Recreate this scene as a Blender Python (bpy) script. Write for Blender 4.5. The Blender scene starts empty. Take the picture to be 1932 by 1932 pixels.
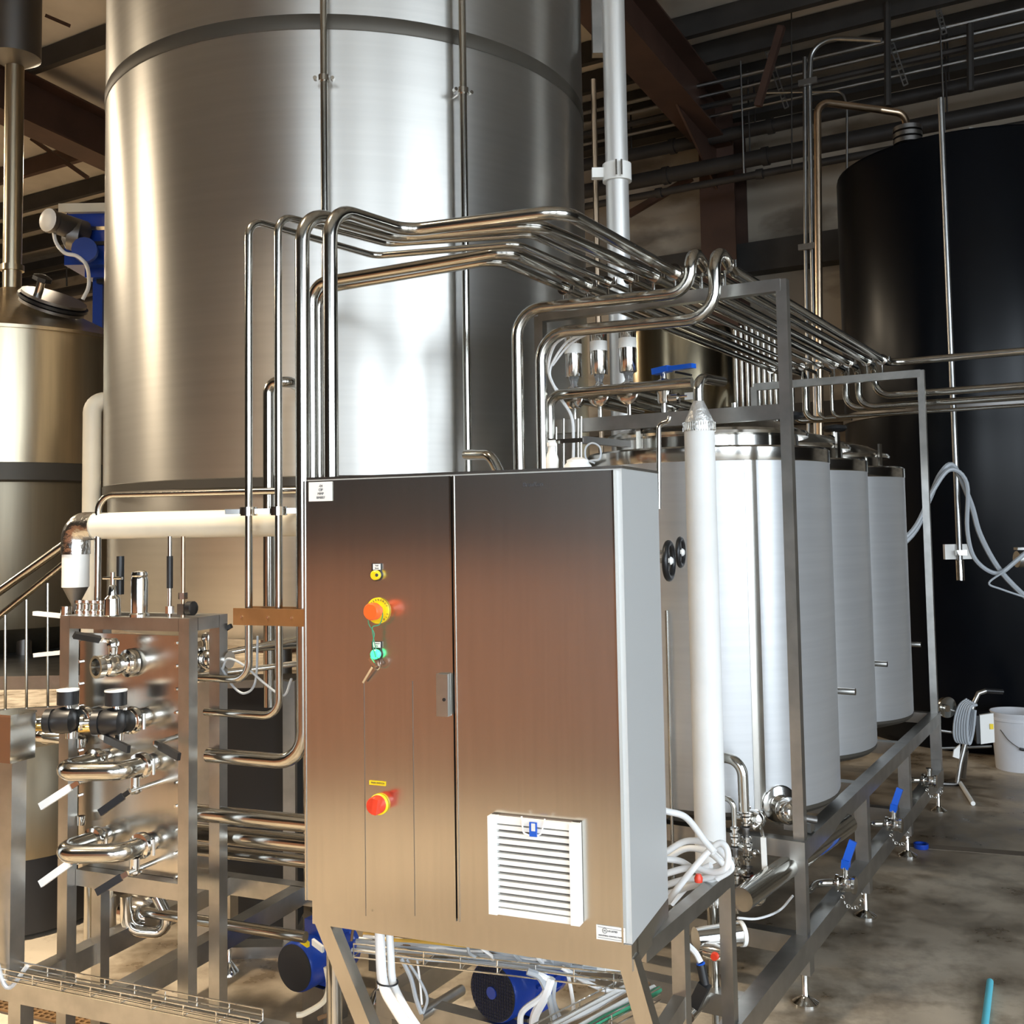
import bpy, math, random
from mathutils import Vector as V, Matrix
random.seed(7)
S = bpy.context.scene
COL = S.collection
PI = math.pi
# ------------------------------------------------------------------ camera
EYE = 1.55; FPX = 2004.0; CX, CY = 966.0, 868.0
PITCH, ROLL = math.radians(3.53), math.radians(-0.933)
_fw = V((0, math.cos(PITCH), math.sin(PITCH))); _up = V((0, -math.sin(PITCH), math.cos(PITCH))); _rt = V((1, 0, 0))
RT = _rt*math.cos(ROLL) + _up*math.sin(ROLL); UP = -_rt*math.sin(ROLL) + _up*math.cos(ROLL)
cam = bpy.data.cameras.new('camera'); co = bpy.data.objects.new('camera', cam); COL.objects.link(co)
cam.sensor_width = 36; cam.lens = 36*FPX/1932; cam.shift_y = -(966-CY)/1932; cam.clip_end = 200
M = Matrix((RT, UP, -_fw)).transposed().to_4x4(); M.translation = (0, 0, EYE); co.matrix_world = M
S.camera = co
# ------------------------------------------------------------------ light and exposure
S.view_settings.view_transform = 'Standard'; S.view_settings.look = 'None'
S.view_settings.gamma = 1; S.view_settings.use_curve_mapping = False
S.view_settings.exposure = 0.0
w = bpy.data.worlds.new('overcast_sky'); S.world = w; w.use_nodes = True
bg = w.node_tree.nodes['Background']; bg.inputs[0].default_value = (.80, .90, 1, 1); bg.inputs[1].default_value = 9.5

YF, YC = math.radians(30.65), math.radians(22.76)
FX, FD = V((math.cos(YF), -math.sin(YF), 0)), V((math.sin(YF), math.cos(YF), 0))      # building / skid axes
KX, KD = V((math.cos(YC), -math.sin(YC), 0)), V((math.sin(YC), math.cos(YC), 0))      # cabinet axes
Z = V((0, 0, 1))
def room(a, b, z=0): return FX*a + FD*b + Z*z
def lamp(name, loc, power, color, size, target=None, kind='AREA', spread=PI):
    l = bpy.data.lights.new(name, kind); l.energy = power; l.color = color
    if kind == 'AREA': l.shape = 'DISK'; l.size = size; l.spread = spread
    else: l.shadow_soft_size = size
    o = bpy.data.objects.new(name, l); COL.objects.link(o); o.location = loc
    if kind == 'AREA':
        d = (V(target)-V(loc)) if target is not None else V((0, 0, -1))
        o.rotation_euler = d.to_track_quat('-Z', 'Y').to_euler()
    return o
WARM = (1, .83, .61)
for i, (a, b, z, p) in enumerate([(-9.4, .2, 4.7, 330), (-8.6, 6.6, 5.0, 170), (-11, 3.6, 5.4, 260), (-12.6, 8.0, 4.5, 420)]):
    lamp('high_bay_light', room(a, b, z), p, WARM, .45)
lamp('fill_light', V((-2.3, 2.3, 5.7)), 130, WARM, .35, None, 'AREA', math.radians(75))  # unseen fill added to brighten the left floor, cone kept off the tank
lamp('fill_light', V((-4.6, -.2, 5.9)), 48, WARM, .35, V((-3.4, .6, .6)), 'AREA', math.radians(70))  # unseen fill added to warm the half wall mirrored in the cabinet
# daylight portals in the door openings (they only guide the sky light)
ROOMR, ROOML, ROOMB, ROOMF = 5.6, -16.0, -8.0, 10.5
def portal(loc, d, sx, sy):
    l = bpy.data.lights.new('door_portal', 'AREA'); l.shape = 'RECTANGLE'; l.size = sx; l.size_y = sy
    l.cycles.is_portal = True
    o = bpy.data.objects.new('door_portal', l); COL.objects.link(o); o.location = loc
    o.rotation_euler = V(d).to_track_quat('-Z', 'Y').to_euler()
DOORS_R = [(-6.9, -2.9), (-1.9, 2.5)]; DOOR_H = 5.0; DOOR_B = (1.2, 4.9)
for b0, b1 in DOORS_R: portal(room(ROOMR+.1, (b0+b1)/2, DOOR_H/2), -FX, b1-b0, DOOR_H)
portal(room((DOOR_B[0]+DOOR_B[1])/2, ROOMB-.1, DOOR_H/2), FD, DOOR_B[1]-DOOR_B[0], DOOR_H)

# ------------------------------------------------------------------ pixel rays (measurements of the photograph -> metres)
def ray(px, py): return RT*((px-CX)/FPX) - UP*((py-CY)/FPX) + _fw
C0 = V((0, 0, EYE))
def at(px, py, Y): r = ray(px, py); return C0 + r*(Y/r.y)
def atz(px, py, z): r = ray(px, py); return C0 + r*((z-EYE)/r.z)
def pln(px, py, P, n): r = ray(px, py); return C0 + r*((V(P)-C0).dot(n)/r.dot(n))

# ------------------------------------------------------------------ materials
def mat(name, col, rough=.5, metal=0., var=.0, scale=8., stretch=(1, 1, 1), bump=0., aniso=0., rot=0., emit=None, trans=0., col2=None, coat=0., ramp=(.35, .65)):
    m = bpy.data.materials.new(name); m.use_nodes = True; nt = m.node_tree; b = nt.nodes['Principled BSDF']
    b.inputs['Base Color'].default_value = (*col, 1); b.inputs['Roughness'].default_value = rough; b.inputs['Metallic'].default_value = metal
    if trans: b.inputs['Transmission Weight'].default_value = trans
    if coat: b.inputs['Coat Weight'].default_value = coat; b.inputs['Coat Roughness'].default_value = .08
    if emit: b.inputs['Emission Color'].default_value = (*emit[0], 1); b.inputs['Emission Strength'].default_value = emit[1]
    if aniso:
        b.inputs['Anisotropic'].default_value = aniso; b.inputs['Anisotropic Rotation'].default_value = rot
        t = nt.nodes.new('ShaderNodeTangent'); t.direction_type = 'RADIAL'; t.axis = 'Z'; nt.links.new(t.outputs[0], b.inputs['Tangent'])
    if var or bump:
        tc = nt.nodes.new('ShaderNodeTexCoord'); mp = nt.nodes.new('ShaderNodeMapping'); nz = nt.nodes.new('ShaderNodeTexNoise')
        mp.inputs['Scale'].default_value = stretch; nz.inputs['Scale'].default_value = scale; nz.inputs['Detail'].default_value = 5
        nt.links.new(tc.outputs['Object'], mp.inputs[0]); nt.links.new(mp.outputs[0], nz.inputs[0])
        if var:
            cr = nt.nodes.new('ShaderNodeValToRGB'); c2 = col2 or tuple(c*(1-var) for c in col)
            cr.color_ramp.elements[0].position, cr.color_ramp.elements[1].position = ramp
            cr.color_ramp.elements[0].color = (*c2, 1); cr.color_ramp.elements[1].color = (*col, 1)
            nt.links.new(nz.outputs[0], cr.inputs[0]); nt.links.new(cr.outputs[0], b.inputs['Base Color'])
        if bump:
            bp = nt.nodes.new('ShaderNodeBump'); bp.inputs['Strength'].default_value = bump; bp.inputs['Distance'].default_value = .01
            nt.links.new(nz.outputs[0], bp.inputs['Height']); nt.links.new(bp.outputs[0], b.inputs['Normal'])
    return m
TANK = mat('brushed_tank_steel', (.60, .585, .55), .38, .95, .05, 3, (.4, .4, 14), 0, .75, .25)
TANKL = mat('brushed_small_tank_steel', (.72, .73, .74), .45, .72, .05, 4, (.4, .4, 14), 0, .75, .25)
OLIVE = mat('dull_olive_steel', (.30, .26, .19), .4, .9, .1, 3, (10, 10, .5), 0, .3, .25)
KETTLE = mat('bronze_tinted_steel', (.62, .53, .38), .3, 1, .12, 3, (10, 10, .5), 0, .3, .25)
CAB = mat('brushed_cabinet_steel', (.60, .575, .53), .22, 1, .05, 5, (16, 16, .6), 0, .55, 0.)
PIPE = mat('polished_pipe_steel', (.58, .56, .51), .17, 1, .15, 9, (1, 1, 1))
CHROME = mat('bright_fitting_steel', (.74, .72, .68), .13, 1)
FRAME = mat('satin_frame_steel', (.50, .49, .465), .36, 1, .2, 12, (1, 1, 1))
DARKST = mat('dull_dark_steel', (.22, .21, .2), .45, 1)
POL = mat('polished_band_steel', (.6, .585, .55), .15, 1)
BAND = mat('dark_weld_band_steel', (.085, .075, .06), .5, .5)
WHITE = mat('white_insulation_jacket', (.83, .82, .79), .55, 0, .08, 6, (1, 1, 1), .25)
CREAM = mat('cream_insulation_jacket', (.80, .73, .58), .5, 0, .1, 5, (1, 1, 1), .2)
FOIL = mat('crumpled_aluminium_tape', (.8, .78, .74), .22, 1, .15, 18, (1, 1, 1), .9)
PVC = mat('white_plastic', (.85, .84, .80), .4)
HOSE = mat('white_tubing_plastic', (.86, .86, .85), .35)
GREYC = mat('grey_cable_jacket', (.42, .45, .48), .45)
CABSIDE = mat('matte_cabinet_side', (.70, .71, .70), .5, .55)
GLASS = mat('clear_plastic', (.93, .95, .97), .05, 0, trans=.9)
BLACK = mat('black_plastic', (.012, .012, .013), .38)
RUB = mat('black_rubber', (.02, .02, .022), .6)
BLUE = mat('blue_handle_plastic', (.01, .1, .55), .32)
BLUEP = mat('blue_motor_paint', (.008, .05, .36), .32, 0, .25, 6, coat=.3)
YEL = mat('yellow_plastic', (.86, .62, .01), .4)
RED = mat('red_plastic', (.7, .05, .02), .35)
ORNG = mat('orange_red_button', (.95, .13, .02), .4)
COPPER = mat('copper_pipe', (.62, .47, .33), .28, 1, .2, 6)
BRACK = mat('brown_bracket_steel', (.42, .22, .09), .4, .6, .25, 10)
BEAM = mat('red_oxide_beam_paint', (.085, .042, .028), .6, 0, .3, 3)
PURL = mat('dark_purlin_steel', (.045, .04, .036), .55, 0, .3, 4)
IRON = mat('black_iron_pipe', (.035, .03, .027), .5, 0, .3, 5)
GALV = mat('galvanised_conduit', (.5, .5, .49), .35, 1, .2, 10)
BLKTANK = mat('black_tank_coating', (.002, .003, .005), .30, 0, .2, 3)
BLKTANK.node_tree.nodes['Principled BSDF'].inputs['Specular IOR Level'].default_value = .22
CONC = mat('stained_concrete', (.56, .48, .37), .42, 0, .5, .8, (1, 1, 1), .08, col2=(.20, .16, .115), ramp=(.38, .60))
def floor_stains(m):                                         # darker spots and a damp sheen over the broad staining
    nt = m.node_tree; b = nt.nodes['Principled BSDF']; src = b.inputs['Base Color'].links[0].from_socket
    tc = nt.nodes.new('ShaderNodeTexCoord'); nz = nt.nodes.new('ShaderNodeTexNoise'); nz.inputs['Scale'].default_value = 4.3; nz.inputs['Detail'].default_value = 8; nz.inputs['Roughness'].default_value = .65
    nt.links.new(tc.outputs['Object'], nz.inputs[0]); cr = nt.nodes.new('ShaderNodeValToRGB')
    cr.color_ramp.elements[0].position = .36; cr.color_ramp.elements[0].color = (.42, .38, .33, 1); cr.color_ramp.elements[1].position = .56; cr.color_ramp.elements[1].color = (1, 1, 1, 1)
    mx = nt.nodes.new('ShaderNodeMix'); mx.data_type = 'RGBA'; mx.blend_type = 'MULTIPLY'; mx.inputs[0].default_value = 1
    nt.links.new(nz.outputs[0], cr.inputs[0]); nt.links.new(src, mx.inputs[6]); nt.links.new(cr.outputs[0], mx.inputs[7]); nt.links.new(mx.outputs[2], b.inputs['Base Color'])
    rr = nt.nodes.new('ShaderNodeMapRange'); rr.inputs[1].default_value = .35; rr.inputs[2].default_value = .6; rr.inputs[3].default_value = .25; rr.inputs[4].default_value = .6
    nt.links.new(nz.outputs[0], rr.inputs[0]); nt.links.new(rr.outputs[0], b.inputs['Roughness'])
floor_stains(CONC)
WALLM = mat('stained_beige_wall_panel', (.44, .38, .30), .75, 0, .4, 1.1, (1, 1, 2.2), 0, col2=(.19, .15, .11), ramp=(.36, .52))
CEIL = mat('grey_roof_insulation', (.62, .57, .50), .8, 0, .2, 2)
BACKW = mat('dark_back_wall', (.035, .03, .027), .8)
WOOD = mat('brown_wood_cladding', (.46, .22, .13), .5, 0, .35, 4, (1, 1, 8))
GRATE = mat('rusty_grate_steel', (.34, .2, .09), .5, .5, .4, 14)
DRAIN = mat('dark_drain_slot', (.11, .085, .06), .8)
GREEN = mat('green_lit_lamp', (.1, .9, .4), .3, emit=((.02, 1, .25), 1.5))
GREY = mat('grey_bucket_plastic', (.62, .62, .64), .45, 0, .1, 5)
BROWNW = mat('brown_wire', (.16, .09, .04), .5)
AMBER = mat('amber_wire', (.6, .36, .06), .5)
GWIRE = mat('green_wire', (.05, .3, .16), .5)
TEAL = mat('turquoise_tube', (.12, .55, .68), .4)
INK = mat('dark_print', (.05, .05, .06), .6)
PALE = mat('pale_label_print', (.7, .7, .68), .5)
BRASS = mat('yellow_chromate_nut', (.8, .55, .18), .3, 1)

# ------------------------------------------------------------------ mesh building
W = {}
class MB:
    def __init__(s): s.v = []; s.f = []
    def box(s, c, d, x=None, y=None, z=None):
        x = x or V((1, 0, 0)); y = y or V((0, 1, 0)); z = z or Z; c = V(c); n = len(s.v)
        for k in (-.5, .5):
            for j in (-.5, .5):
                for i in (-.5, .5): s.v.append(c + x*(i*d[0]) + y*(j*d[1]) + z*(k*d[2]))
        s.f += [[n+a for a in q] for q in ((0, 2, 3, 1), (4, 5, 7, 6), (0, 1, 5, 4), (2, 6, 7, 3), (0, 4, 6, 2), (1, 3, 7, 5))]
        return s
    def bar(s, p, q, w_, h, up=None):                       # square tube between two points
        p, q = V(p), V(q); y = (q-p); L = y.length; y.normalize()
        up = V(up) if up is not None else (Z if abs(y.z) < .9 else FD)
        x = y.cross(up).normalized(); z = x.cross(y)
        return s.box((p+q)/2, (w_, L, h), x, y, z)
    def ring(s, c, x, y, r, n, ph=0): s.v += [c + x*(r*math.cos(2*PI*i/n+ph)) + y*(r*math.sin(2*PI*i/n+ph)) for i in range(n)]
    def lathe(s, prof, o, ax=None, n=24, capa=True, capb=True):
        ax = V(ax).normalized() if ax is not None else Z
        x = ax.orthogonal().normalized() if abs(ax.z) < .999 else V((1, 0, 0)); y = ax.cross(x); o = V(o); b = len(s.v)
        for r, h in prof: s.ring(o+ax*h, x, y, max(r, 1e-4), n)
        for k in range(len(prof)-1):
            for i in range(n):
                j = (i+1) % n; s.f.append([b+k*n+i, b+k*n+j, b+(k+1)*n+j, b+(k+1)*n+i])
        if capa: s.f.append([b+i for i in range(n)][::-1])
        if capb: s.f.append([b+(len(prof)-1)*n+i for i in range(n)])
        return s
    def cyl(s, p, q, r, r2=None, n=16):
        p, q = V(p), V(q); return s.lathe([(r, 0), (r if r2 is None else r2, (q-p).length)], p, q-p, n)
    def ball(s, c, r, n=12, sq=1): return s.lathe([(r*math.sin(PI*k/8), -r*sq*math.cos(PI*k/8)) for k in range(9)], c, Z, n, False, False)
    def tube(s, pts, r, n=12, cap=True):
        P = [V(p) for p in pts]; b = len(s.v); x = None
        for k, p in enumerate(P):
            t = (P[min(k+1, len(P)-1)]-P[max(k-1, 0)]).normalized()
            x = t.orthogonal().normalized() if x is None else (x-t*x.dot(t)).normalized()
            s.ring(p, x, t.cross(x), r, n)
        for k in range(len(P)-1):
            for i in range(n):
                j = (i+1) % n; s.f.append([b+k*n+i, b+k*n+j, b+(k+1)*n+j, b+(k+1)*n+i])
        if cap:
            s.f.append([b+i for i in range(n)][::-1]); s.f.append([b+(len(P)-1)*n+i for i in range(n)])
        return s
    def torus(s, c, ax, R, r, n=24, m=8, a0=0, a1=2*PI):
        ax = V(ax).normalized(); x = ax.orthogonal().normalized(); y = ax.cross(x)
        full = abs(a1-a0-2*PI) < 1e-6
        pts = [V(c)+x*(R*math.cos(a0+(a1-a0)*i/n))+y*(R*math.sin(a0+(a1-a0)*i/n)) for i in range(n+1)]
        return s.tube(pts, r, m, not full)
    def poly(s, pts, d):                                    # extruded polygon
        b = len(s.v); n = len(pts); d = V(d)
        s.v += [V(p) for p in pts] + [V(p)+d for p in pts]
        s.f += [[b+i for i in range(n)][::-1], [b+n+i for i in range(n)]] + [[b+i, b+(i+1) % n, b+n+(i+1) % n, b+n+i] for i in range(n)]
        return s
    def build(s, name, m, parent=None, smooth=True, flip=False):
        lo = V([min(v[i] for v in s.v) for i in range(3)]); hi = V([max(v[i] for v in s.v) for i in range(3)])
        c = V(((lo.x+hi.x)/2, (lo.y+hi.y)/2, lo.z)); me = bpy.data.meshes.new(name)
        me.from_pydata([v-c for v in s.v], [], s.f); me.materials.append(m)
        if smooth:
            me.polygons.foreach_set('use_smooth', [True]*len(me.polygons)); me.set_sharp_from_angle(angle=math.radians(38))
        o = bpy.data.objects.new(name, me); COL.objects.link(o)
        if parent is not None: o.parent = parent; o.location = c-W[parent.name]
        else: o.location = c
        W[o.name] = c
        return o
def tag(o, label, cat, group=None, kind=None):
    o['label'] = label; o['category'] = cat
    if group: o['group'] = group
    if kind: o['kind'] = kind
    return o
def thing(name, loc, label, cat, group=None):
    o = bpy.data.objects.new(name, None); o.empty_display_size = .1; COL.objects.link(o); o.location = V(loc); W[o.name] = V(loc)
    return tag(o, label, cat, group)
def struct(o): o['kind'] = 'structure'; return o
def dup(root, loc, label=None, rz=0):
    r = root.copy(); COL.objects.link(r); r.location = V(loc); W[r.name] = V(loc)
    if rz: r.rotation_euler.z += rz
    if label: r['label'] = label
    def kids(a, b):
        for ch in [o for o in list(a.children)]:
            c = ch.copy(); COL.objects.link(c); c.parent = b; kids(ch, c)
    kids(root, r); return r
def fil(pts, r, n=7):                                       # round the corners of a path
    P = [V(p) for p in pts]; out = [P[0]]
    for i in range(1, len(P)-1):
        a, b, c = P[i-1], P[i], P[i+1]; u = (a-b).normalized(); v = (c-b).normalized()
        ang = u.angle(v)
        if ang > PI-.02: out.append(b); continue
        t = min(r/math.tan(ang/2), (a-b).length*.49, (c-b).length*.49); rr = t*math.tan(ang/2)
        bis = (u+v).normalized(); cen = b+bis*(rr/math.sin(ang/2)); s0 = b+u*t-cen; s1 = b+v*t-cen; tot = s0.angle(s1)
        for k in range(n+1):
            f = k/n; out.append(cen+(s0*math.sin((1-f)*tot)+s1*math.sin(f*tot))/math.sin(tot))
    return out+[P[-1]]
def spl(pts, n=6):                                          # smooth curve through points
    P = [V(p) for p in pts]; P = [P[0]*2-P[1]]+P+[P[-1]*2-P[-2]]; out = []
    for i in range(1, len(P)-2):
        a, b, c, d = P[i-1:i+3]
        for k in range(n):
            t = k/n; out.append(.5*((2*b)+(c-a)*t+(2*a-5*b+4*c-d)*t*t+(3*b-a-3*c+d)*t**3))
    return out+[P[-2]]
def pipe(name, pts, r, m, label, cat='pipe', bend=.06, group=None, n=14):
    return tag(MB().tube(fil(pts, bend), r, n).build(name, m), label, cat, group)
def cable(name, pts, r, m, label, cat='cable', group=None, n=7, seg=6):
    return tag(MB().tube(spl(pts, seg), r, n).build(name, m), label, cat, group)
def text(body, c, x, y, size, m, parent, name='lettering'):
    cu = bpy.data.curves.new(name, 'FONT'); cu.body = body; cu.size = size; cu.align_x = 'CENTER'; cu.align_y = 'CENTER'; cu.extrude = .0004
    o = bpy.data.objects.new(name, cu); COL.objects.link(o)
    R_ = Matrix((x, y, x.cross(y))).transposed().to_4x4()
    R_.translation = V(c); bpy.context.view_layer.update()
    me = bpy.data.meshes.new_from_object(o.evaluated_get(bpy.context.evaluated_depsgraph_get())); me.transform(R_)
    bpy.data.objects.remove(o); me.materials.clear(); me.materials.append(m)
    ob = bpy.data.objects.new(name, me); COL.objects.link(ob)
    ob.parent = parent; ob.location = -W[parent.name]; W[ob.name] = V((0, 0, 0)); return ob
# ------------------------------------------------------------------ room shell
def zc(b): return 5.95 + .1*(ROOMF-b)
def slab(name, a0, a1, b0, b1, z, t, m): return struct(MB().poly([room(a0, b0, z), room(a1, b0, z), room(a1, b1, z), room(a0, b1, z)], (0, 0, -t)).build(name, m, smooth=False))
slab('floor', ROOML-.2, ROOMR+.2, ROOMB-.2, ROOMF+.2, 0, .2, CONC)
PAVE = mat('pale_yard_concrete', (.46, .45, .43), .8, 0, .2, .6)
mb = MB()
mb.poly([room(ROOMR+.2, -30), room(34, -30), room(34, 30), room(ROOMR+.2, 30)], (0, 0, -.2))
mb.poly([room(-30, -34), room(ROOMR+.2, -34), room(ROOMR+.2, ROOMB-.2), room(-30, ROOMB-.2)], (0, 0, -.2))
struct(mb.build('trim_1', PAVE, smooth=False))
mb = MB()
cor = [(ROOML-.3, ROOMB-.3), (ROOMR+.3, ROOMB-.3), (ROOMR+.3, ROOMF+.3), (ROOML-.3, ROOMF+.3)]
mb.poly([room(a, b, zc(b)) for a, b in cor], (0, 0, .15)); struct(mb.build('ceiling', CEIL, smooth=False))
def wallpieces(name, m, segs):                               # segs: list of (axis 'a'/'b', fixed, lo, hi, z0, z1, thick dir)
    mb = MB()
    for ax, fx, lo, hi, z0, z1, t in segs:
        if ax == 'a': P = [room(lo, fx, z0), room(hi, fx, z0), room(hi, fx, z1), room(lo, fx, z1)]; d = FD*t
        else: P = [room(fx, lo, z0), room(fx, hi, z0), room(fx, hi, min(z1, zc(hi)-.01)), room(fx, lo, min(z1, zc(lo)-.01))]; d = FX*t
        mb.poly(P, d)
    return struct(mb.build(name, m, smooth=False))
wallpieces('wall_far', WALLM, [('a', ROOMF, ROOML, ROOMR, 0, zc(ROOMF)-.01, .2)])
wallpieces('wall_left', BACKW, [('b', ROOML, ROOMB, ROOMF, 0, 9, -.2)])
r_ = []; prev = ROOMB
for b0, b1 in DOORS_R: r_ += [('b', ROOMR, prev, b0, 0, 9, .2), ('b', ROOMR, b0, b1, DOOR_H, 9, .2)]; prev = b1
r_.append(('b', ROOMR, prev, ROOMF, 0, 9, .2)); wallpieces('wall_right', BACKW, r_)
zb = zc(ROOMB)-.01
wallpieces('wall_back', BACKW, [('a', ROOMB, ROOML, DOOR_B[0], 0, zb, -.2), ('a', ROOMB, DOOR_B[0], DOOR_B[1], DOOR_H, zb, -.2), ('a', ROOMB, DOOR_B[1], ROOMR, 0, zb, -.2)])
# unseen wood-clad half wall added behind the viewer to reflect brown in the cabinet
hw = struct(MB().box(V((-3.65, .25, .68)), (.12, 6.2, 1.36), V((.70, .71, 0)), V((-.71, .70, 0))).build('wall_reflector', WOOD, smooth=False))
for i in range(5):
    c = V((-3.65, .25, .14+.265*i)) + V((.70, .71, 0))*.07
    MB().box(c, (.02, 6.18, .255), V((.70, .71, 0)), V((-.71, .70, 0))).build('plank', WOOD, hw, False)

# ------------------------------------------------------------------ roof steel
def beam_i(p, q, wd, h, up=Z):                              # I-section between two points
    p, q, up = V(p), V(q), V(up); mb = MB(); y = (q-p).normalized(); x = y.cross(up).normalized(); up = x.cross(y)
    mb.bar(p+up*(h/2-.01), q+up*(h/2-.01), wd, .02, up); mb.bar(p-up*(h/2-.01), q-up*(h/2-.01), wd, .02, up); mb.bar(p, q, .014, h-.04, up); return mb
for i, (a, lab) in enumerate([(-3.52, 'deep red-brown steel rafter running down to the column behind the pipe rack'), (-9.52, 'deep red-brown steel rafter crossing the roof left of the tall tank')]):
    t = thing('roof_rafter', room(a, ROOMF-.3, 5.4), lab, 'beam')
    za = lambda b: zc(b)-.20-.26
    beam_i(room(a, 10.1, za(10.1)), room(a, -7.9, za(-7.9)), .34, .5).build('flange_beam', BEAM, t, False)
    MB().poly([room(a-.01, 10.2, za(10)-.75), room(a-.01, 10.2, za(10)), room(a-.01, 8.9, za(9)-.2)], FX*.02).build('haunch_plate', BEAM, t, False)
    c = thing('steel_column', room(a, ROOMF-.22, 0), ('red-brown steel column against the far wall behind the pipe rack', 'red-brown steel column on the far wall left of the tall tank')[i], 'column')
    beam_i(room(a, ROOMF-.26, 0), room(a, ROOMF-.26, za(10)+.2), .36, .4, FD).build('column_shaft', BEAM, c, False)
    MB().box(room(a, ROOMF-.26, .015), (.44, .5, .03), FX, FD).build('base_plate', BEAM, c, False)
for i, b in enumerate([.5, 2.2, 3.9, 5.2, 6.5, 8.1, 8.85, 9.35, 9.9]):
    t = struct(MB().box(room((ROOML+ROOMR)/2, b, zc(b)-.11), (ROOMR-ROOML-.02, .07, .2), FX, FD).build('trim_%d' % (i+2), PURL if i != 5 else BEAM, smooth=False))
for i, (z, h, d) in enumerate([(5.72, .13, .2), (4.2, .30, .22), (2.6, .2, .2)]):
    struct(MB().box(room((ROOML+ROOMR)/2, ROOMF-d/2-.002, z), (ROOMR-ROOML-.02, d, h), FX, FD).build('trim_%d' % (i+11), PURL, smooth=False))
# black pipes along the far wall
def wp(px, py, b): return pln(px, py, room(0, b, 0), FD)
for y_, r, b, lab in [(228, .065, 9.85, 'highest of the three black iron pipes along the far wall'), (284, .075, 9.66, 'thick black iron pipe along the far wall, the middle one of three'), (316, .035, 9.46, 'thinnest and lowest black iron pipe along the far wall')]:
    z = wp(1500, y_, b).z; t = thing('iron_pipe', room(-5, b, z), lab, 'pipe')
    MB().cyl(room(ROOML+.1, b, z), room(ROOMR-.1, b, z), r, n=14).build('pipe_run', IRON, t)
    for a in (-8.0, -5.6, -3.9, -2.9, -.4): MB().cyl(room(a-.03, b, z), room(a+.03, b, z), r+.014, n=12).build('coupling', IRON, t)
    for a in (-4.35, -3.05, -1.3): MB().cyl(room(a, b, z+r), room(a, b, zc(b)-.2), .008, n=6).build('hanger_rod', GALV if r < .06 else IRON, t)
for k, (y, r, b, lab) in enumerate([(105, .02, 9.55, 'topmost pale conduit under the roof above the black tank'), (128, .018, 9.62, 'pale conduit just under the topmost one above the black tank'), (150, .03, 9.5, 'thicker grey conduit under the roof in front of the far wall'), (172, .016, 9.6, 'thin grey conduit under the roof, lowest of its run')]):
    z = wp(1560, y, b).z
    tag(MB().cyl(room(-7.5, b, z), room(ROOMR-.2, b, z), r, n=8).build('conduit', GALV if k != 2 else IRON), lab, 'conduit')
for (p, q, b, m, r, lab, cat) in [((1430, 200), (1475, 50), 9.0, BEAM, .06, 'dark diagonal roof brace right of the brown rafter', 'brace'), ((1222, 122), (1290, 215), 9.4, PURL, .05, 'dark diagonal roof brace left of the brown rafter', 'brace'), ((1186, 405), (1305, 335), 9.9, BEAM, .06, 'dark knee brace beside the white downpipe on the far wall', 'brace'),
        ((60, 262), (165, 335), 7.6, BEAM, .04, 'thin dark roof brace below the left rafter', 'brace'), ((88, 30), (130, 48), 5.8, BEAM, .03, 'short dark brace at the top left roof corner', 'brace')]:
    tag(MB().bar(wp(*p, b), wp(*q, b), r, r).build('diagonal_brace', m, smooth=False), lab, cat)
for k, (p, q, lab) in enumerate([((1437, 65), (1484, 203), 'perforated strut hanger nearest the brown rafter'), ((1682, 82), (1709, 160), 'perforated strut hanger above the black tank'), ((1767, 5), (1782, 64), 'short perforated strut hanger at the top right')]):
    a0, a1 = wp(*p, 9.4), wp(*q, 9.4); t = thing('strut_hanger', a1, lab, 'hanger')
    d = (a1-a0).normalized(); sx = d.cross(FD).normalized(); n = 9
    for s in (-1, 1): MB().bar(a0+sx*.018*s, a1+sx*.018*s, .01, .008, FD).build('rail', GALV, t, False)
    for i in range(n): MB().bar(a0+(a1-a0)*(i/(n-1))-sx*.02, a0+(a1-a0)*(i/(n-1))+sx*.02, .01, .012, FD).build('rung', GALV, t, False)
for k, (x, y0, y1, b, r, lab) in enumerate([(1674, 5, 200, 9.3, .03, 'dark hanger rod dropping to the upper black pipe'), (1830, 45, 172, 9.3, .03, 'dark hanger rod right of the brass-tone flange'), (1493, 0, 318, 9.2, .006, 'thin wire hanging in front of the far wall'), (125, 440, 540, 9.5, .012, 'thin rod hanging behind the blue gearbox')]):
    tag(MB().cyl(wp(x, y0, b), wp(x+1, y1, b), r, n=8).build('hanger_rod', PURL), lab, 'rod')
# conduits and copper line running down the wall
def P(pts, b): return [wp(x, y, b) for x, y in pts]
pipe('conduit', P([(1663, 76), (1565, 72), (1530, 95), (1527, 160), (1532, 460), (1540, 830)], 9.1), .022, GALV, 'grey conduit with a wide bend at its top, in front of the far wall', 'conduit', .3)
pipe('conduit', P([(1518, 108), (1520, 460), (1526, 830)], 9.1), .018, GALV, 'straight thin grey conduit left of the bent one', 'conduit')
tag(MB().box(wp(1524, 154, 9.05), (.16, .03, .05), FX, FD).build('conduit_clamp', GALV), 'upper clamp plate across the two wall conduits', 'clamp')
tag(MB().box(wp(1523, 465, 9.05), (.15, .03, .05), FX, FD).build('conduit_clamp', GALV), 'lower clamp plate across the two wall conduits', 'clamp')
pipe('conduit', P([(1440, 175), (1590, 172), (1598, 200), (1598, 440), (1612, 458)], 9.3), .010, GALV, 'thin grey conduit hooked down beside the black tank', 'conduit', .1)
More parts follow.
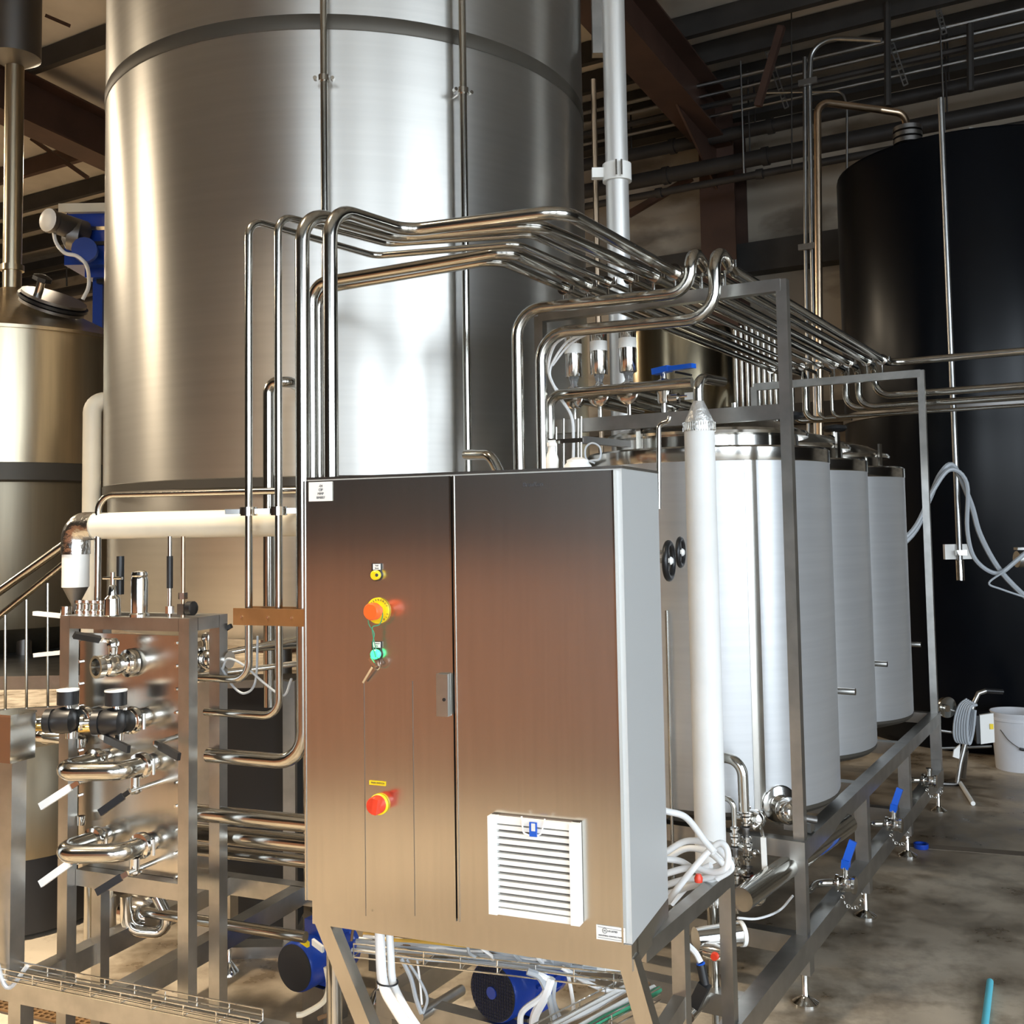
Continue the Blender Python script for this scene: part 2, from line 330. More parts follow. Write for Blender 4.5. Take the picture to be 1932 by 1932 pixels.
# ------------------------------------------------------------------ black tanks on the right
def blacktank(c, R, zt, label):
    t = thing('black_tank', V((c.x, c.y, 0)), label, 'tank')
    MB().lathe([(R*.96, .0), (R, .05), (R, zt-.02), (R-.01, zt)], (c.x, c.y, 0), n=64).build('shell', BLKTANK, t)
    MB().lathe([(R-.005, zt), (R*.5, zt+.13), (.05, zt+.2)], (c.x, c.y, 0), n=64).build('cone_roof', BLKTANK, t)
    MB().lathe([(R+.004, -.035), (R+.012, -.03), (R+.012, .03), (R+.004, .035)], (c.x, c.y, zt-1.87), n=64, capa=False, capb=False).build('hoop_band', DARKST, t)
    return t
c1 = at(1850, 980, 7.9)
bt = blacktank(c1, .935, 4.18, 'large black cylindrical tank in front of the far wall')
fl = at(1712, 246, 7.45)
for dz in (-.1, -.055, -.01): MB().cyl(fl+Z*dz, fl+Z*(dz+.03), .10, n=18).build('top_flange', DARKST, bt)
MB().cyl((fl.x, fl.y, 4.22), fl-Z*.08, .06).build('nozzle', BLKTANK, bt)
pipe('copper_pipe', [at(1547, 830, 7.3), at(1542, 192, 7.3), at(1660, 207, 7.4), at(1705, 214, 7.4), fl+Z*.02], .026, COPPER, 'copper pipe rising beside the black tank and crossing to its top flange', 'pipe', .09)
tag(MB().bar(at(1828, 245, 7.4), at(1990, 266, 7.2), .03, .03).build('top_rail', GALV), 'pale rail on top of the black tank at the right edge', 'rail')
# hanging drop pipe with its outlet, hoses
t = thing('drop_pipe', at(1809, 1090, 6.4), 'pale vertical pipe hanging down in front of the black tank', 'pipe')
p0, p1 = at(1779, 185, 6.4), at(1811, 1060, 6.4); p0 = V((p1.x, p1.y, p0.z))
MB().cyl(p0, p1, .017, n=12).build('pipe_run', COPPER if False else GALV, t)
MB().cyl(p1-Z*.11, p1+Z*.01, .024, n=12).build('outlet_valve', CHROME, t)
MB().box(p1+V((-.0, .03, .06)), (.16, .03, .09)).build('mounting_plate', PVC, t)
MB().box(p1+V((.0, -.02, .055)), (.06, .03, .03)).build('pipe_clip', CHROME, t)
cable('grey_hose', [at(1650, 1065, 6.3), at(1720, 1010, 6.3), at(1752, 945, 6.3), at(1775, 893, 6.3), at(1800, 880, 6.3), at(1832, 950, 6.3), at(1850, 1010, 6.3), at(1890, 1080, 6.3), at(1960, 1150, 6.3)], .016, GREYC, 'grey hose draped over the drop pipe and falling to the right', 'hose')
cable('grey_hose', [at(1652, 1058, 6.25), at(1722, 1000, 6.25), at(1758, 930, 6.25), at(1792, 886, 6.25), at(1824, 912, 6.25), at(1825, 1000, 6.25), at(1840, 1055, 6.25), at(1880, 1082, 6.25), at(1915, 1060, 6.25), at(1960, 1020, 6.25)], .013, GREYC, 'grey hose looped low from the drop pipe towards the right edge', 'hose')
cable('thin_cable', [at(1895, 1078, 6.2), at(1866, 1100, 6.2), at(1890, 1112, 6.2), at(1950, 1132, 6.2)], .006, GREYC, 'thin cable curling beside the hose at the right edge')
t = thing('wall_valve', at(1925, 1060, 6.4), 'small pale valve body at the right edge in front of the black tank', 'valve')
MB().cyl(at(1918, 1055, 6.4), at(1950, 1055, 6.4), .05).build('valve_body', FRAME, t)
MB().box(at(1935, 1035, 6.4), (.12, .05, .015)).build('valve_plate', FRAME, t)

# ------------------------------------------------------------------ tall steel tank
TC = V((-.794, 5.34, 0)); TR = 1.183
tk = thing('tall_steel_tank', TC, 'very tall brushed steel tank with a dark band high up, behind the pipes', 'tank')
MB().lathe([(TR, 1.74), (TR, 5.6)], TC, n=96).build('shell', TANK, tk)
MB().lathe([(TR+.001, 3.555), (TR+.004, 3.56), (TR+.004, 3.615), (TR+.001, 3.62)], TC, n=96, capa=False, capb=False).build('upper_band', BAND, tk)
MB().lathe([(TR-.02, 1.70), (TR+.003, 1.72), (TR+.003, 1.755), (TR-.002, 1.76)], TC, n=96, capa=False).build('lower_band', BAND, tk)
MB().lathe([(TR*.5, 1.05), (TR-.05, 1.12), (TR-.02, 1.16), (TR-.02, 1.705)], TC, n=96).build('lower_shell', TANK, tk)
for k in range(5):
    a = PI*(.30+k*.4); MB().cyl(TC+V((math.cos(a)*.9, math.sin(a)*.9, 0)), TC+V((math.cos(a)*.9, math.sin(a)*.9, 1.12)), .06).build('leg', DARKST, tk)
def tankpipe(x, r, m, lab, yb, off=.06, clamp=None, y0=-60):
    q = at(x, 500, 4.2); d = (q-C0); d.z = 0; d.normalize()
    oc = -V((TC.x, TC.y, 0)); bq = d.dot(oc); R2 = TR+off; s = -bq-math.sqrt(max(bq*bq-(oc.length_squared-R2*R2), 0))
    c = d*s; n = (c-V((TC.x, TC.y, 0))).normalized()
    z0 = at(x, yb, c.y).z; z1 = at(x, y0, c.y).z
    t = thing('tank_drop_pipe', V((c.x, c.y, z0)), lab, 'pipe')
    MB().cyl(V((c.x, c.y, z0)), V((c.x, c.y, z1)), r, n=14).build('pipe_run', m, t)
    for cy_ in clamp or []:
        zz = at(x, cy_, c.y).z; cc = V((c.x, c.y, zz)); sx = n.cross(Z)
        MB().lathe([(r+.001, -.012), (r+.008, -.012), (r+.008, .012), (r+.001, .012)], cc, n=14, capa=False, capb=False).build('clamp_ring', CHROME, t)
        for s_ in (-1, 1): MB().cyl(cc+sx*s_*(r+.02)+n*.01, cc+sx*s_*(r+.02)-n*.01, .008, n=8).build('bolt', CHROME, t)
        MB().cyl(cc-n*r, cc-n*(off+.012), .006, n=8).build('standoff', CHROME, t)
    return t
tankpipe(613, .014, PIPE, 'polished pipe down the front left of the tall tank', 900, .07, [148])
tankpipe(878, .016, PIPE, 'polished pipe down the front right of the tall tank', 900, .07, [172])
# downpipes on the right of the tank
q = at(1168, 500, 4.75)
t = thing('white_downpipe', V((q.x, q.y, 0)), 'thick pale vertical downpipe just right of the tall tank', 'pipe')
MB().cyl(V((q.x, q.y, 0)), V((q.x, q.y, 5.9)), .052, n=24).build('pipe_run', mat('pale_satin_pipe', (.72, .71, .68), .45, .6), t)
zz = at(1168, 327, 4.75).z
MB().lathe([(.053, -.04), (.066, -.04), (.066, .04), (.053, .04)], (q.x, q.y, zz), n=24, capa=False, capb=False).build('clamp_ring', PVC, t)
MB().box(V((q.x-.07, q.y, zz)), (.09, .04, .045)).build('clamp_arm', PVC, t)
for s in (-1, 1): MB().box(V((q.x+s*.012, q.y-.07, zz)), (.008, .04, .07)).build('clamp_lug', CHROME, t)
q = at(1127, 500, 4.95)
tag(MB().cyl(V((q.x, q.y, 0)), V((q.x, q.y, at(1127, 150, 4.95).z)), .013, n=12).build('copper_pipe', COPPER), 'thin copper pipe between the tall tank and the white downpipe', 'pipe')
q = at(1128, 60, 5.2); tag(MB().box(V((q.x, q.y, 4.6)), (.06, .06, 1.4)).build('support_bracket', FRAME), 'dull grey box section above the thin copper pipe', 'bracket')

# ------------------------------------------------------------------ kettle and mixer drive on the left
KC = at(18, 900, 7.0); KC.z = 0; KR = .80
ZD = at(60, 1290, 5.6).z+.036
k = thing('brew_kettle', KC, 'bronze-tinted kettle with a cone roof at the left edge', 'tank')
MB().lathe([(KR, 1.97), (KR, 2.80)], KC, n=64).build('shell', KETTLE, k)
MB().lathe([(KR-.03, 1.86), (KR+.004, 1.87), (KR+.004, 1.972), (KR, 1.975)], KC, n=64).build('base_band', BAND, k)
MB().lathe([(KR+.02, 2.78), (KR+.02, 2.80), (.07, 3.18)], KC, n=64).build('cone_roof', KETTLE, k)
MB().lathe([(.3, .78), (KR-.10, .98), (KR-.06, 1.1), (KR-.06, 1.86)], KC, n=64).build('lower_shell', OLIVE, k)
for s in range(4):
    a = PI*(.2+.5*s); pl = KC+V((math.cos(a), math.sin(a), 0))*.5; MB().cyl(pl+Z*ZD, pl+Z*1.0, .045).build('leg', DARKST, k)
ch = thing('flue_pipe', KC+Z*3.15, 'dark steel flue rising from the kettle roof at the left edge', 'flue')
MB().cyl(KC+Z*3.14, KC+Z*4.78, .06, n=24).build('pipe_run', KETTLE, ch)
MB().lathe([(.062, 4.7), (.165, 4.76), (.165, 6.2)], KC, n=28).build('wide_duct', DARKST, ch)
MB().lathe([(.06, 3.30), (.075, 3.30), (.075, 3.34), (.06, 3.34)], KC, n=24, capa=False, capb=False).build('joint_ring', KETTLE, ch)
mw = at(135, 575, 6.6)
mg = V((KC.x, KC.y, 0)); n_ = (mw-V((KC.x, KC.y, mw.z))); n_.z = 0; n_.normalize(); n_ = (n_*.45+Z*.9).normalized()
mw = KC + V((n_.x, n_.y, 0)).normalized()*.47 + Z*2.99
for i_, (r0, h0) in enumerate([(.2, 0), (.215, .03), (.2, .055)]): MB().lathe([(r0, h0), (r0, h0+.018)], mw, n_, 28).build('manway_ring', DARKST if i_ != 1 else BLACK, k)
MB().cyl(mw+n_*.07-V((.06, .1, 0)), mw+n_*.15-V((.06, .1, 0)), .025).build('manway_bolt', CHROME, k)
MB().lathe([(.02, 0), (.06, .01), (.06, .035), (.02, .05)], mw+n_*.15-V((.06, .1, 0)), n_, 8).build('clamp_knob', BLACK, k)
g = thing('mixer_drive', V((-3.02, 8.0, 0)), 'blue gearbox with a grey motor beside the tall tank, above the kettle', 'gearbox')
def gb(px0, py0, px1, py1, Y, d, m, nm): 
    a, b = at(px0, py0, Y), at(px1, py1, Y); MB().box(V(((a.x+b.x)/2, Y+d/2, (a.z+b.z)/2)), (abs(b.x-a.x), d, abs(b.z-a.z))).build(nm, m, g, False)
gb(122, 398, 250, 498, 7.85, .45, BLUEP, 'gear_housing'); gb(110, 384, 250, 398, 7.80, .5, CREAM, 'cover_plate')
gb(130, 428, 250, 433, 7.83, .45, CHROME, 'seam_strip'); gb(122, 456, 250, 461, 7.83, .45, BLACK, 'seam_strip')
gb(160, 498, 250, 522, 7.95, .35, BLUEP, 'lower_housing'); gb(182, 522, 235, 533, 8.0, .25, BLACK, 'bearing_flange')
a = at(189, 530, 8.1); MB().box(V((a.x, 8.1, a.z/2)), (.075, .1, a.z)).build('pillar', BLUEP, g, False)
mb = MB(); p, q = at(90, 415, 7.5), at(158, 437, 7.8)
mb.lathe([(.085, 0), (.09, .03), (.075, .05), (.082, .1), (.082, (q-p).length)], p, q-p, 20); mb.build('motor', DARKST, g)
MB().lathe([(.03, -.012), (.07, -.01), (.085, 0)], p, q-p, 20).build('fan_cover', PVC, g)
MB().lathe([(.05, 0), (.11, .04), (.12, .12)], at(118, 440, 7.7), V((.9, .3, -.15)), 18).build('motor_flange', DARKST, g)
MB().lathe([(.07, 0), (.09, .06), (.09, .12)], at(165, 478, 7.75), V((.2, -1, 0)), 16).build('oil_cap', BLUEP, g)
for i_ in range(5): MB().ball(at(126+i_*16, 401-i_*2, 7.83), .012, 8).build('bolt', CHROME, g)
cable('white_cable', [at(101, 437, 7.6), at(106, 458, 7.6), at(122, 477, 7.6), at(145, 483, 7.6), at(163, 500, 7.6), at(168, 525, 7.7), at(166, 545, 7.7), at(156, 565, 7.7)], .014, HOSE, 'white cable hanging from the mixer motor over the kettle roof')
# stairs and platform left
r = thing('stair_railing', at(60, 1330, 5.2), 'slanting steel stair railing with thin balusters at the left edge', 'railing')
hr = lambda x, y: at(x, y, 5.2)
MB().cyl(hr(-60, 1157), hr(150, 1008), .022, n=12).build('handrail', PIPE, r); MB().cyl(hr(-60, 1210), hr(150, 1040), .016, n=12).build('mid_rail', PIPE, r)
for x, y in ((10, 1160), (50, 1131), (90, 1100)): MB().cyl(hr(x, 1345), hr(x, y), .007, n=8).build('baluster', PIPE, r)
MB().bar(hr(-60, 1352), hr(150, 1340), .04, .05).build('bottom_rail', FRAME, r, False)
pf = thing('platform', at(60, 1300, 5.6), 'dark raised platform beneath the kettle at the left edge', 'platform')
a, b = at(-60, 1290, 5.6), at(150, 1290, 5.6)
MB().box(V(((a.x+b.x)/2-.45, 6.6, a.z)), (b.x-a.x+1.2, 2.0, .07)).build('deck', FRAME, pf, False)
for x in (-3.2, -2.3): MB().box(V((x, 5.75, a.z/2-.02)), (.07, .07, a.z-.04)).build('leg', FRAME, pf, False)
for x in (-3.9, -2.6): MB().box(V((x, 7.5, a.z/2-.02)), (.07, .07, a.z-.04)).build('leg', FRAME, pf, False)
v = at(30, 1500, 4.45); vs = thing('grey_vessel', V((v.x, v.y, 0)), 'dull rounded grey vessel low behind the plate heat exchanger', 'tank')
MB().lathe([(.28, 0), (.35, .02), (.35, .31)], (v.x, v.y, 0), n=40).build('shade_base', BLACK, vs)  # black drum added to stand for the darkness below the shell
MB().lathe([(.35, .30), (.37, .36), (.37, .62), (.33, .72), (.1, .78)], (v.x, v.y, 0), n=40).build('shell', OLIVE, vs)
#@@MAIN
# ------------------------------------------------------------------ pipe-rack skid
F0 = atz(1520, 1893, 0)
def FP(u, v, z): return F0 + FX*u + FD*v + Z*z
ZT, ZM, ZD_, ZB = 2.34, 1.915, .49, .185; LV = .862; UL = -.93
sk = thing('pipe_rack_frame', F0, 'square-tube steel frame standing around the three small tanks and carrying the pipes', 'frame')
T = .036
def fb(p, q, nm, w_=T, h=T, m=FRAME): return MB().bar(p, q, w_, h).build(nm, m, sk, False)
fb(FP(0, 0, ZB), FP(0, 0, ZT+T/2), 'post'); fb(FP(UL, 0, ZB), FP(UL, 0, ZT), 'post'); fb(FP(0, 3*LV, ZD_), FP(0, 3*LV, ZT+T/2), 'post'); fb(FP(UL, 3*LV, 0.02), FP(UL, 3*LV, ZT), 'post')
fb(FP(T/2-.02, 0, ZT), FP(UL, 0, ZT), 'top_rail', T+.002, T+.006); fb(FP(T/2-.02, 3*LV, ZT), FP(UL-.0, 3*LV, ZT), 'top_rail', T+.002, T+.006)
fb(FP(-.016, 0, ZM), FP(UL+.016, 0, ZM), 'cross_rail', .03, .05)
fb(FP(0, -.04, ZD_), FP(0, 3*LV+.03, ZD_), 'deck_beam', .05, .06); fb(FP(UL, -.04, ZD_), FP(UL, 3*LV+.03, ZD_), 'deck_beam', .05, .06)
for v in (0, LV, 2*LV, 3*LV): fb(FP(-.025, v, ZD_-.002), FP(UL+.025, v, ZD_-.002), 'deck_crossbeam', .05, .055)
fb(FP(0, -1.55, ZB), FP(0, 3*LV+.03, ZB), 'base_beam', .055, .07); fb(FP(UL, -1.0, ZB), FP(UL, 3*LV+.03, ZB), 'base_beam', .055, .07)
for v in (-.98, -.52, 0, 1.7): fb(FP(-.027, v, ZB), FP(UL+.027, v, ZB), 'base_crossbeam', .05, .06)
for u in (0, UL):
    for v in ((LV, 2*LV, 3*LV) if u == 0 else (LV, 2*LV)): fb(FP(u, v, ZB+.035), FP(u, v, ZD_-.03), 'leg', .05, .05)
for u in (0, UL):
    for v in (0, LV, 2*LV, 3*LV, -1.5) if u == 0 else (0, LV, 2*LV, -.97):
        ft = MB().lathe([(.042, 0), (.042, .006), (.030, .014), (.014, .024), (.011, .03), (.011, .15)], FP(u, v, 0), n=20).build('levelling_foot', CHROME, sk)
        MB().box(FP(u, v, .122), (.05, .05, .05), FX, FD).build('foot_socket', FRAME, ft, False)
# cabinet stand rails: part of the same skid
zs = .615; P1 = pln(1370, 1640, FP(0, 0, 0), FX); v1 = (P1-F0).dot(FD); zs = P1.z-.02
P2 = pln(1282, 1700, FP(0, 0, 0), FX); v2 = (P2-F0).dot(FD)
fb(FP(0, v1+.015, zs), FP(0, v2-.24, zs), 'stand_rail', .034, .04)
for v in (v1, v2): fb(FP(0, v, ZB+.03), FP(0, v, zs-.02), 'stand_post', .034, .034)
fb(FP(0, v2-.30, .34), FP(0, v2, .40), 'stand_brace', .03, .05)
# ------------------------------------------------------------------ three small tanks
TRD = .455; UC = -.435
tc = FP(UC, .41, 0)
t1 = thing('small_round_tank', V((tc.x, tc.y, .522)), 'nearest of the three small steel tanks, beside the white lagged pipe', 'tank', None)
def lt(prof, nm, m, par=t1, n=64, ca=True, cb=True): return MB().lathe(prof, tc, n=n, capa=ca, capb=cb).build(nm, m, par)
lt([(TRD-.004, .57), (TRD, .58), (TRD, 1.765)], 'shell', TANKL)
lt([(TRD-.09, .524), (TRD-.02, .545), (TRD-.003, .56), (TRD-.001, .573)], 'skirt_band', BAND)
lt([(TRD+.002, 1.762), (TRD+.003, 1.764), (TRD+.003, 1.808), (TRD-.003, 1.815)], 'rim_band', POL)
lt([(TRD-.004, 1.812), (.345, 1.82)], 'top_plate', POL)
lt([(.345, 1.815), (.345, 1.862)], 'neck', POL, cb=False)
lid = lt([(.35, 1.86), (.382, 1.864), (.385, 1.874), (.38, 1.884), (.36, 1.889), (.27, 1.93), (.14, 1.962), (.03, 1.975)], 'lid', POL)
for k, (dx, dy) in enumerate(((-.1, .12), (.12, .18))):
    MB().lathe([(.055, 0), (.055, .01), (.048, .03), (.025, .05), (.005, .055)], (tc.x+dx, tc.y+dy, 1.962), n=20).build('lid_port', POL, lid)
hv = V((tc.x+.16, tc.y+.22, 1.95)); hw_ = MB().cyl(hv-Z*.03, hv+Z*.085, .012, n=10).build('spindle', CHROME, lid)
tx = FP(UC+.0, .42, 0)
for s in (.9, 2.4, -.9, -2.4):
    d = V((math.cos(s), math.sin(s), 0)); c = V((tc.x, tc.y, 1.87))+d*.392
    MB().bar(c-Z*.05, c+Z*.06, .022, .012, d).build('lid_latch', CHROME, t1, False)
def polar(y): return None
# manway seam strip, thermowell boss
def onshell(px, py, R=TRD):
    d = ray(px, py); o = C0-V((tc.x, tc.y, 0)); a = d.x**2+d.y**2; b = 2*(o.x*d.x+o.y*d.y); c = o.x**2+o.y**2-R*R
    s = (-b-math.sqrt(max(b*b-4*a*c, 0)))/(2*a); p = C0+d*s; n = (p-V((tc.x, tc.y, p.z))); n.z = 0; return p, n.normalized()
sp, sn = onshell(1425, 1200)
MB().lathe([(TRD+.0008, .63), (TRD+.0008, 1.76)], tc, n=8, capa=False, capb=False)
ang = math.atan2(sn.y, sn.x); mb = MB()
A_ = [tc+V((math.cos(ang+a), math.sin(ang+a), 0))*(TRD+.0012) for a in (-.045, -.03, -.015, 0, .015, .03, .045)]
for k in range(6): mb.poly([A_[k]+Z*.582, A_[k+1]+Z*.582, A_[k+1]+Z*1.762, A_[k]+Z*1.762], (A_[k+1]-A_[k]).cross(Z).normalized()*.0008)
mb.build('seam_strip', POL, t1)
v0 = FP(.0, .42+.34, .885); MB().cyl(v0-FX*.14, v0+FX*.015, .014, n=12).build('sample_port', CHROME, t1)
v0 = FP(.0, .42+.12, .5)
t2 = dup(t1, W[t1.name]+FD*.892-FX*.027, 'middle one of the three small steel tanks in the frame')
t3 = dup(t1, W[t1.name]+FD*1.752-FX*.027, 'farthest of the three small steel tanks in the frame')
for t in (t2, t3): t.scale = (.938, .938, 1)
for t, lab in ((t2, 'black knob handwheel on the lid of the middle small tank'), (t3, 'black knob handwheel on the lid of the farthest small tank')):
    b = hv + (W[t.name]-W[t1.name])
    tag(MB().lathe([(.012, .085), (.05, .088), (.068, .102), (.062, .118), (.02, .128)], b, n=14).build('handwheel', BLACK), lab, 'handwheel')
# nozzle at the foot of the nearest tank
p, n = onshell(1470, 1517)
nz = thing('tank_nozzle', p, 'flanged outlet with a mirror-bright domed cap low on the nearest small tank', 'nozzle')
MB().lathe([(.064, -.02), (.064, .006), (.058, .01)], p, n, 32).build('flange', POL, nz)
MB().lathe([(.034, 0), (.034, .03)], p+n*.01, n, 24).build('neck', CHROME, nz)
MB().lathe([(.045*math.sin(PI*k/12), .05-.045*math.cos(PI*k/12)) for k in range(1, 12)], p+n*.01-V((.0, 0, .008)), n, 28).build('domed_cap', CHROME, nz)
MB().cyl(p+n*.09+V((.01, 0, -.02)), p+n*.10+V((.07, 0, -.03)), .012, n=10).build('handle', DARKST, nz)
MB().box(p+n*.03-Z*.055+FX*.05, (.09, .05, .03), FX, FD).build('bracket', FRAME, nz, False)
# drain valves with blue handles
pv = pln(1596, 1668, FP(.045, 0, 0), FX); vv = (pv-F0).dot(FD)
dv = thing('drain_valve', pv, 'steel drain valve with a raised blue handle under the nearest small tank', 'valve')
MB().tube(fil([FP(-.05, vv-.2, ZD_-.03), FP(-.05, vv-.2, pv.z), pv-FD*.035+FX*(-.095), pv-FX*.03], .09), .013, 12).build('drain_pipe', PIPE, dv)
MB().lathe([(.018, -.035), (.03, -.034), (.03, -.024), (.024, -.02), (.028, 0), (.024, .02), (.03, .024), (.03, .034), (.018, .035)], pv, FX, 20).build('valve_body', CHROME, dv)
MB().lathe([(.012, .02), (.012, .05), (.016, .052), (.016, .06)], pv, Z, 12).build('stem', CHROME, dv)
MB().bar(pv+Z*.055+FX*.0, pv+Z*.085+FX*.004, .026, .03, FD).bar(pv+Z*.08+FX*.004, pv+Z*.150+FX*.028+FD*.01, .026, .016, FD).build('handle', BLUE, dv)
mb = MB()
for k in range(9):
    a = PI*k/8; c = pv+FD*.0+FX*.02+FX*(-.04*math.cos(a)*.9)-Z*(.025+.055*math.sin(a)); mb.torus(c, FD if k % 2 else FX, .006, .0018, 8, 5)
mb.build('chain', CHROME, dv)
dup(dv, pv+FD*.84, 'steel drain valve with a raised blue handle under the middle small tank')
d3 = dup(dv, pv+FD*1.70, 'steel drain valve without a blue lever, nearest the hose trolley')
for o in list(d3.children):
    if o.name.startswith('handle'): bpy.data.objects.remove(o)

# ------------------------------------------------------------------ pipes over the rack
ZP = 2.435; RB, RS = .0203, .0098
fv = 3*LV
def farp(px, py): return pln(px, py, FP(0, fv, 0), FD)
def nearp(px): q = pln(px, 500, FP(0, 0, 0), FD); q.z = ZP; return q
rack = []                                                    # (near clamp px, far u, radius)
clx = [1065, 1106, 1146, 1188, 1232, 1272, 1322, 1366]
nu = [(nearp(x)-F0).dot(FX) for x in clx]
rad = [.0155, .0203, RS+.001, RS+.001, RB, RB, RB, RB]
def clamp(c, r, par):
    o = MB().lathe([(r+.0005, -.012), (r+.010, -.012), (r+.010, .012), (r+.0005, .012)], c, FD, 20, False, False).build('pipe_clamp', CHROME, par)
    MB().cyl(c+FX*(r+.018)-Z*.012, c+FX*(r+.018)+Z*.014, .007, n=8).build('wing_nut', CHROME, o)
    MB().cyl(V((c.x, c.y, ZT+.02)), c-Z*(r+.006), .006, n=8).build('standoff', CHROME, o)
for k in range(8):
    for v in (0, fv): clamp(FP(nu[k], v, ZP), rad[k], sk)
# left risers: row behind the cabinet's left edge, along the cabinet axis
R4 = at(624, 700, 2.88); R4.z = 0
def rowpt(px): q = pln(px, 700, R4, KD); q.z = 0; return q
ris = {4: R4, 3: rowpt(571), 2: rowpt(525), 1: rowpt(469)}
far_z = [2.16, 2.16, 2.16, 2.16, 2.20, 2.20, ZP, ZP]
labs = {1: 'thin polished pipe, leftmost of the four tall risers left of the control cabinet', 2: 'thin polished pipe, second from the left of the four tall risers', 3: 'thick polished pipe, third of the four tall risers, ending in a big elbow', 4: 'thick polished pipe just above the cabinet corner, rightmost of the four tall risers'}
el2 = {4: (765, 436), 3: (748, 447), 2: (732, 460), 1: (708, 483)}; el3 = {4: (1062, 398), 3: (1012, 424), 2: (1000, 442), 1: (975, 460)}
ck = {4: 5, 3: 4, 2: 3, 1: 2}
def far_tail(k, r):
    v0 = fv+.16+.07*(7-k)*.5
    if far_z[k] == ZP:
        if k == 7: return [FP(nu[k], v0, ZP), FP(4.2, v0, ZP)]
        return [FP(nu[k], v0, ZP), FP(nu[k], v0, ZP-.18), FP(4.2, v0, ZP-.18)]
    return [FP(nu[k], v0, ZP), FP(nu[k], v0, far_z[k]), FP(4.2 if k in (3, 5) else nu[k]+.25+.02*k, v0, far_z[k])]
low = {1: [(468, 1283), (366, 1287)], 2: [(520, 1352), (366, 1344)], 3: [(568, 1440), (366, 1437)], 4: None}
for i in (1, 2, 3, 4):
    k = ck[i]; r = rad[k]; b = ris[i]
    e2 = atz(*el2[i], ZP); e3 = atz(*el3[i], ZP)
    top = V((b.x, b.y, ZP)); pts = []
    if low[i]:
        zz = at(*low[i][0], b.y).z; e = pln(*low[i][1], b+KD*(.22 if i < 3 else .12), KD); e.z = zz
        pts += [V((e.x, e.y, zz))-KX*.1, V((b.x, b.y, zz))]
        if i < 3: pts = [V((b.x, b.y, zz))-KX*.25, V((b.x, b.y, zz))]
        else: pts = [V((b.x, b.y, zz))-KX*.32, V((b.x, b.y, zz))]
    else: pts += [V((b.x, b.y, .22))]
    pts += [top, e2, e3, FP(nu[k], -.02, ZP)] + far_tail(k, r)
    pipe('process_pipe', pts, r, PIPE, labs[i], 'pipe', .085 if r > .015 else .05, 'pipes carried over the rack', 18)
    if i in (1, 2):
        zz = at(469, 965, b.y).z
        c = tag(MB().lathe([(r, -.012), (r+.014, -.012), (r+.014, .012), (r, .012)], V((b.x, b.y, zz)), n=16, capa=False, capb=False).box(V((b.x-.04, b.y, zz)), (.05, .014, .014)).box(V((b.x+.04, b.y, zz)), (.05, .014, .014)).build('pipe_clamp', CHROME), ('steel pipe clamp on the leftmost riser over the lagged pipe', 'steel pipe clamp on the second riser over the lagged pipe')[i-1], 'clamp')
for i, (pa, pb, k, lab) in enumerate([((588, 536), (960, 474), 1, 'polished pipe of the lower pair crossing behind the risers, upper one'), ((600, 548), (938, 490), 0, 'polished pipe of the lower pair crossing behind the risers, lower one')]):
    e = atz(*pb, ZP); a = atz(*pa, ZP)
    pipe('process_pipe', [V((a.x, a.y, .9)), V((a.x, a.y, ZP)), e, FP(nu[k], -.02, ZP)]+far_tail(k, rad[k]), rad[k], PIPE, lab, 'pipe', .07, 'pipes carried over the rack', 16)
for i, (rx, ex, yb, xb, k, lab) in enumerate([(977, 1258, 552, 1222, 6, 'bent polished pipe rising behind the cabinet, left one of the S-shaped pair'), (1021, 1306, 600, 1290, 7, 'bent polished pipe rising behind the cabinet, right one of the S-shaped pair')]):
    top = FP(nu[k], -.10-.0*i, ZP); zl = at(ex, yb, top.y).z
    q = pln(rx, 700, top, KD); b = V((q.x, q.y, 0))
    pipe('process_pipe', [V((b.x, b.y, .22)), V((b.x, b.y, zl)), V((top.x, top.y, zl)), top+Z*.06, FP(nu[k], .1, ZP+.0)]+far_tail(k, rad[k]), rad[k]+.001, PIPE, lab, 'pipe', .10, 'pipes carried over the rack', 18)
for k in range(9):                                           # vertical drops at the far left of the rack
    q = at(1389+k*10.5, 700, 7.0)
    tag(MB().cyl(V((q.x, q.y, 0)), V((q.x, q.y, 2.85)), .013, n=10).build('drop_tube', PIPE), ('leftmost', 'second', 'third', 'fourth', 'fifth', 'sixth', 'seventh', 'eighth', 'ninth')[k]+' thin vertical tube from the left in the row behind the frame post', 'tube', 'row of thin vertical tubes behind the frame post')
q = at(1282, 800, 6.4); vv_ = thing('gold_tinted_vessel', V((q.x, q.y, 0)), 'gold-tinted steel vessel half hidden behind the pipe rack', 'tank')
MB().lathe([(.27, 1.2), (.34, 1.25), (.34, 2.66), (.33, 2.70)], (q.x, q.y, 0), n=48).build('shell', mat('gold_tinted_steel', (.46, .385, .26), .18, 1, .1, 5, (10, 10, .4)), vv_)
MB().lathe([(.05, .03), (.2, .9), (.27, 1.2)], (q.x, q.y, 0), n=40).build('cone_base', TANK, vv_)
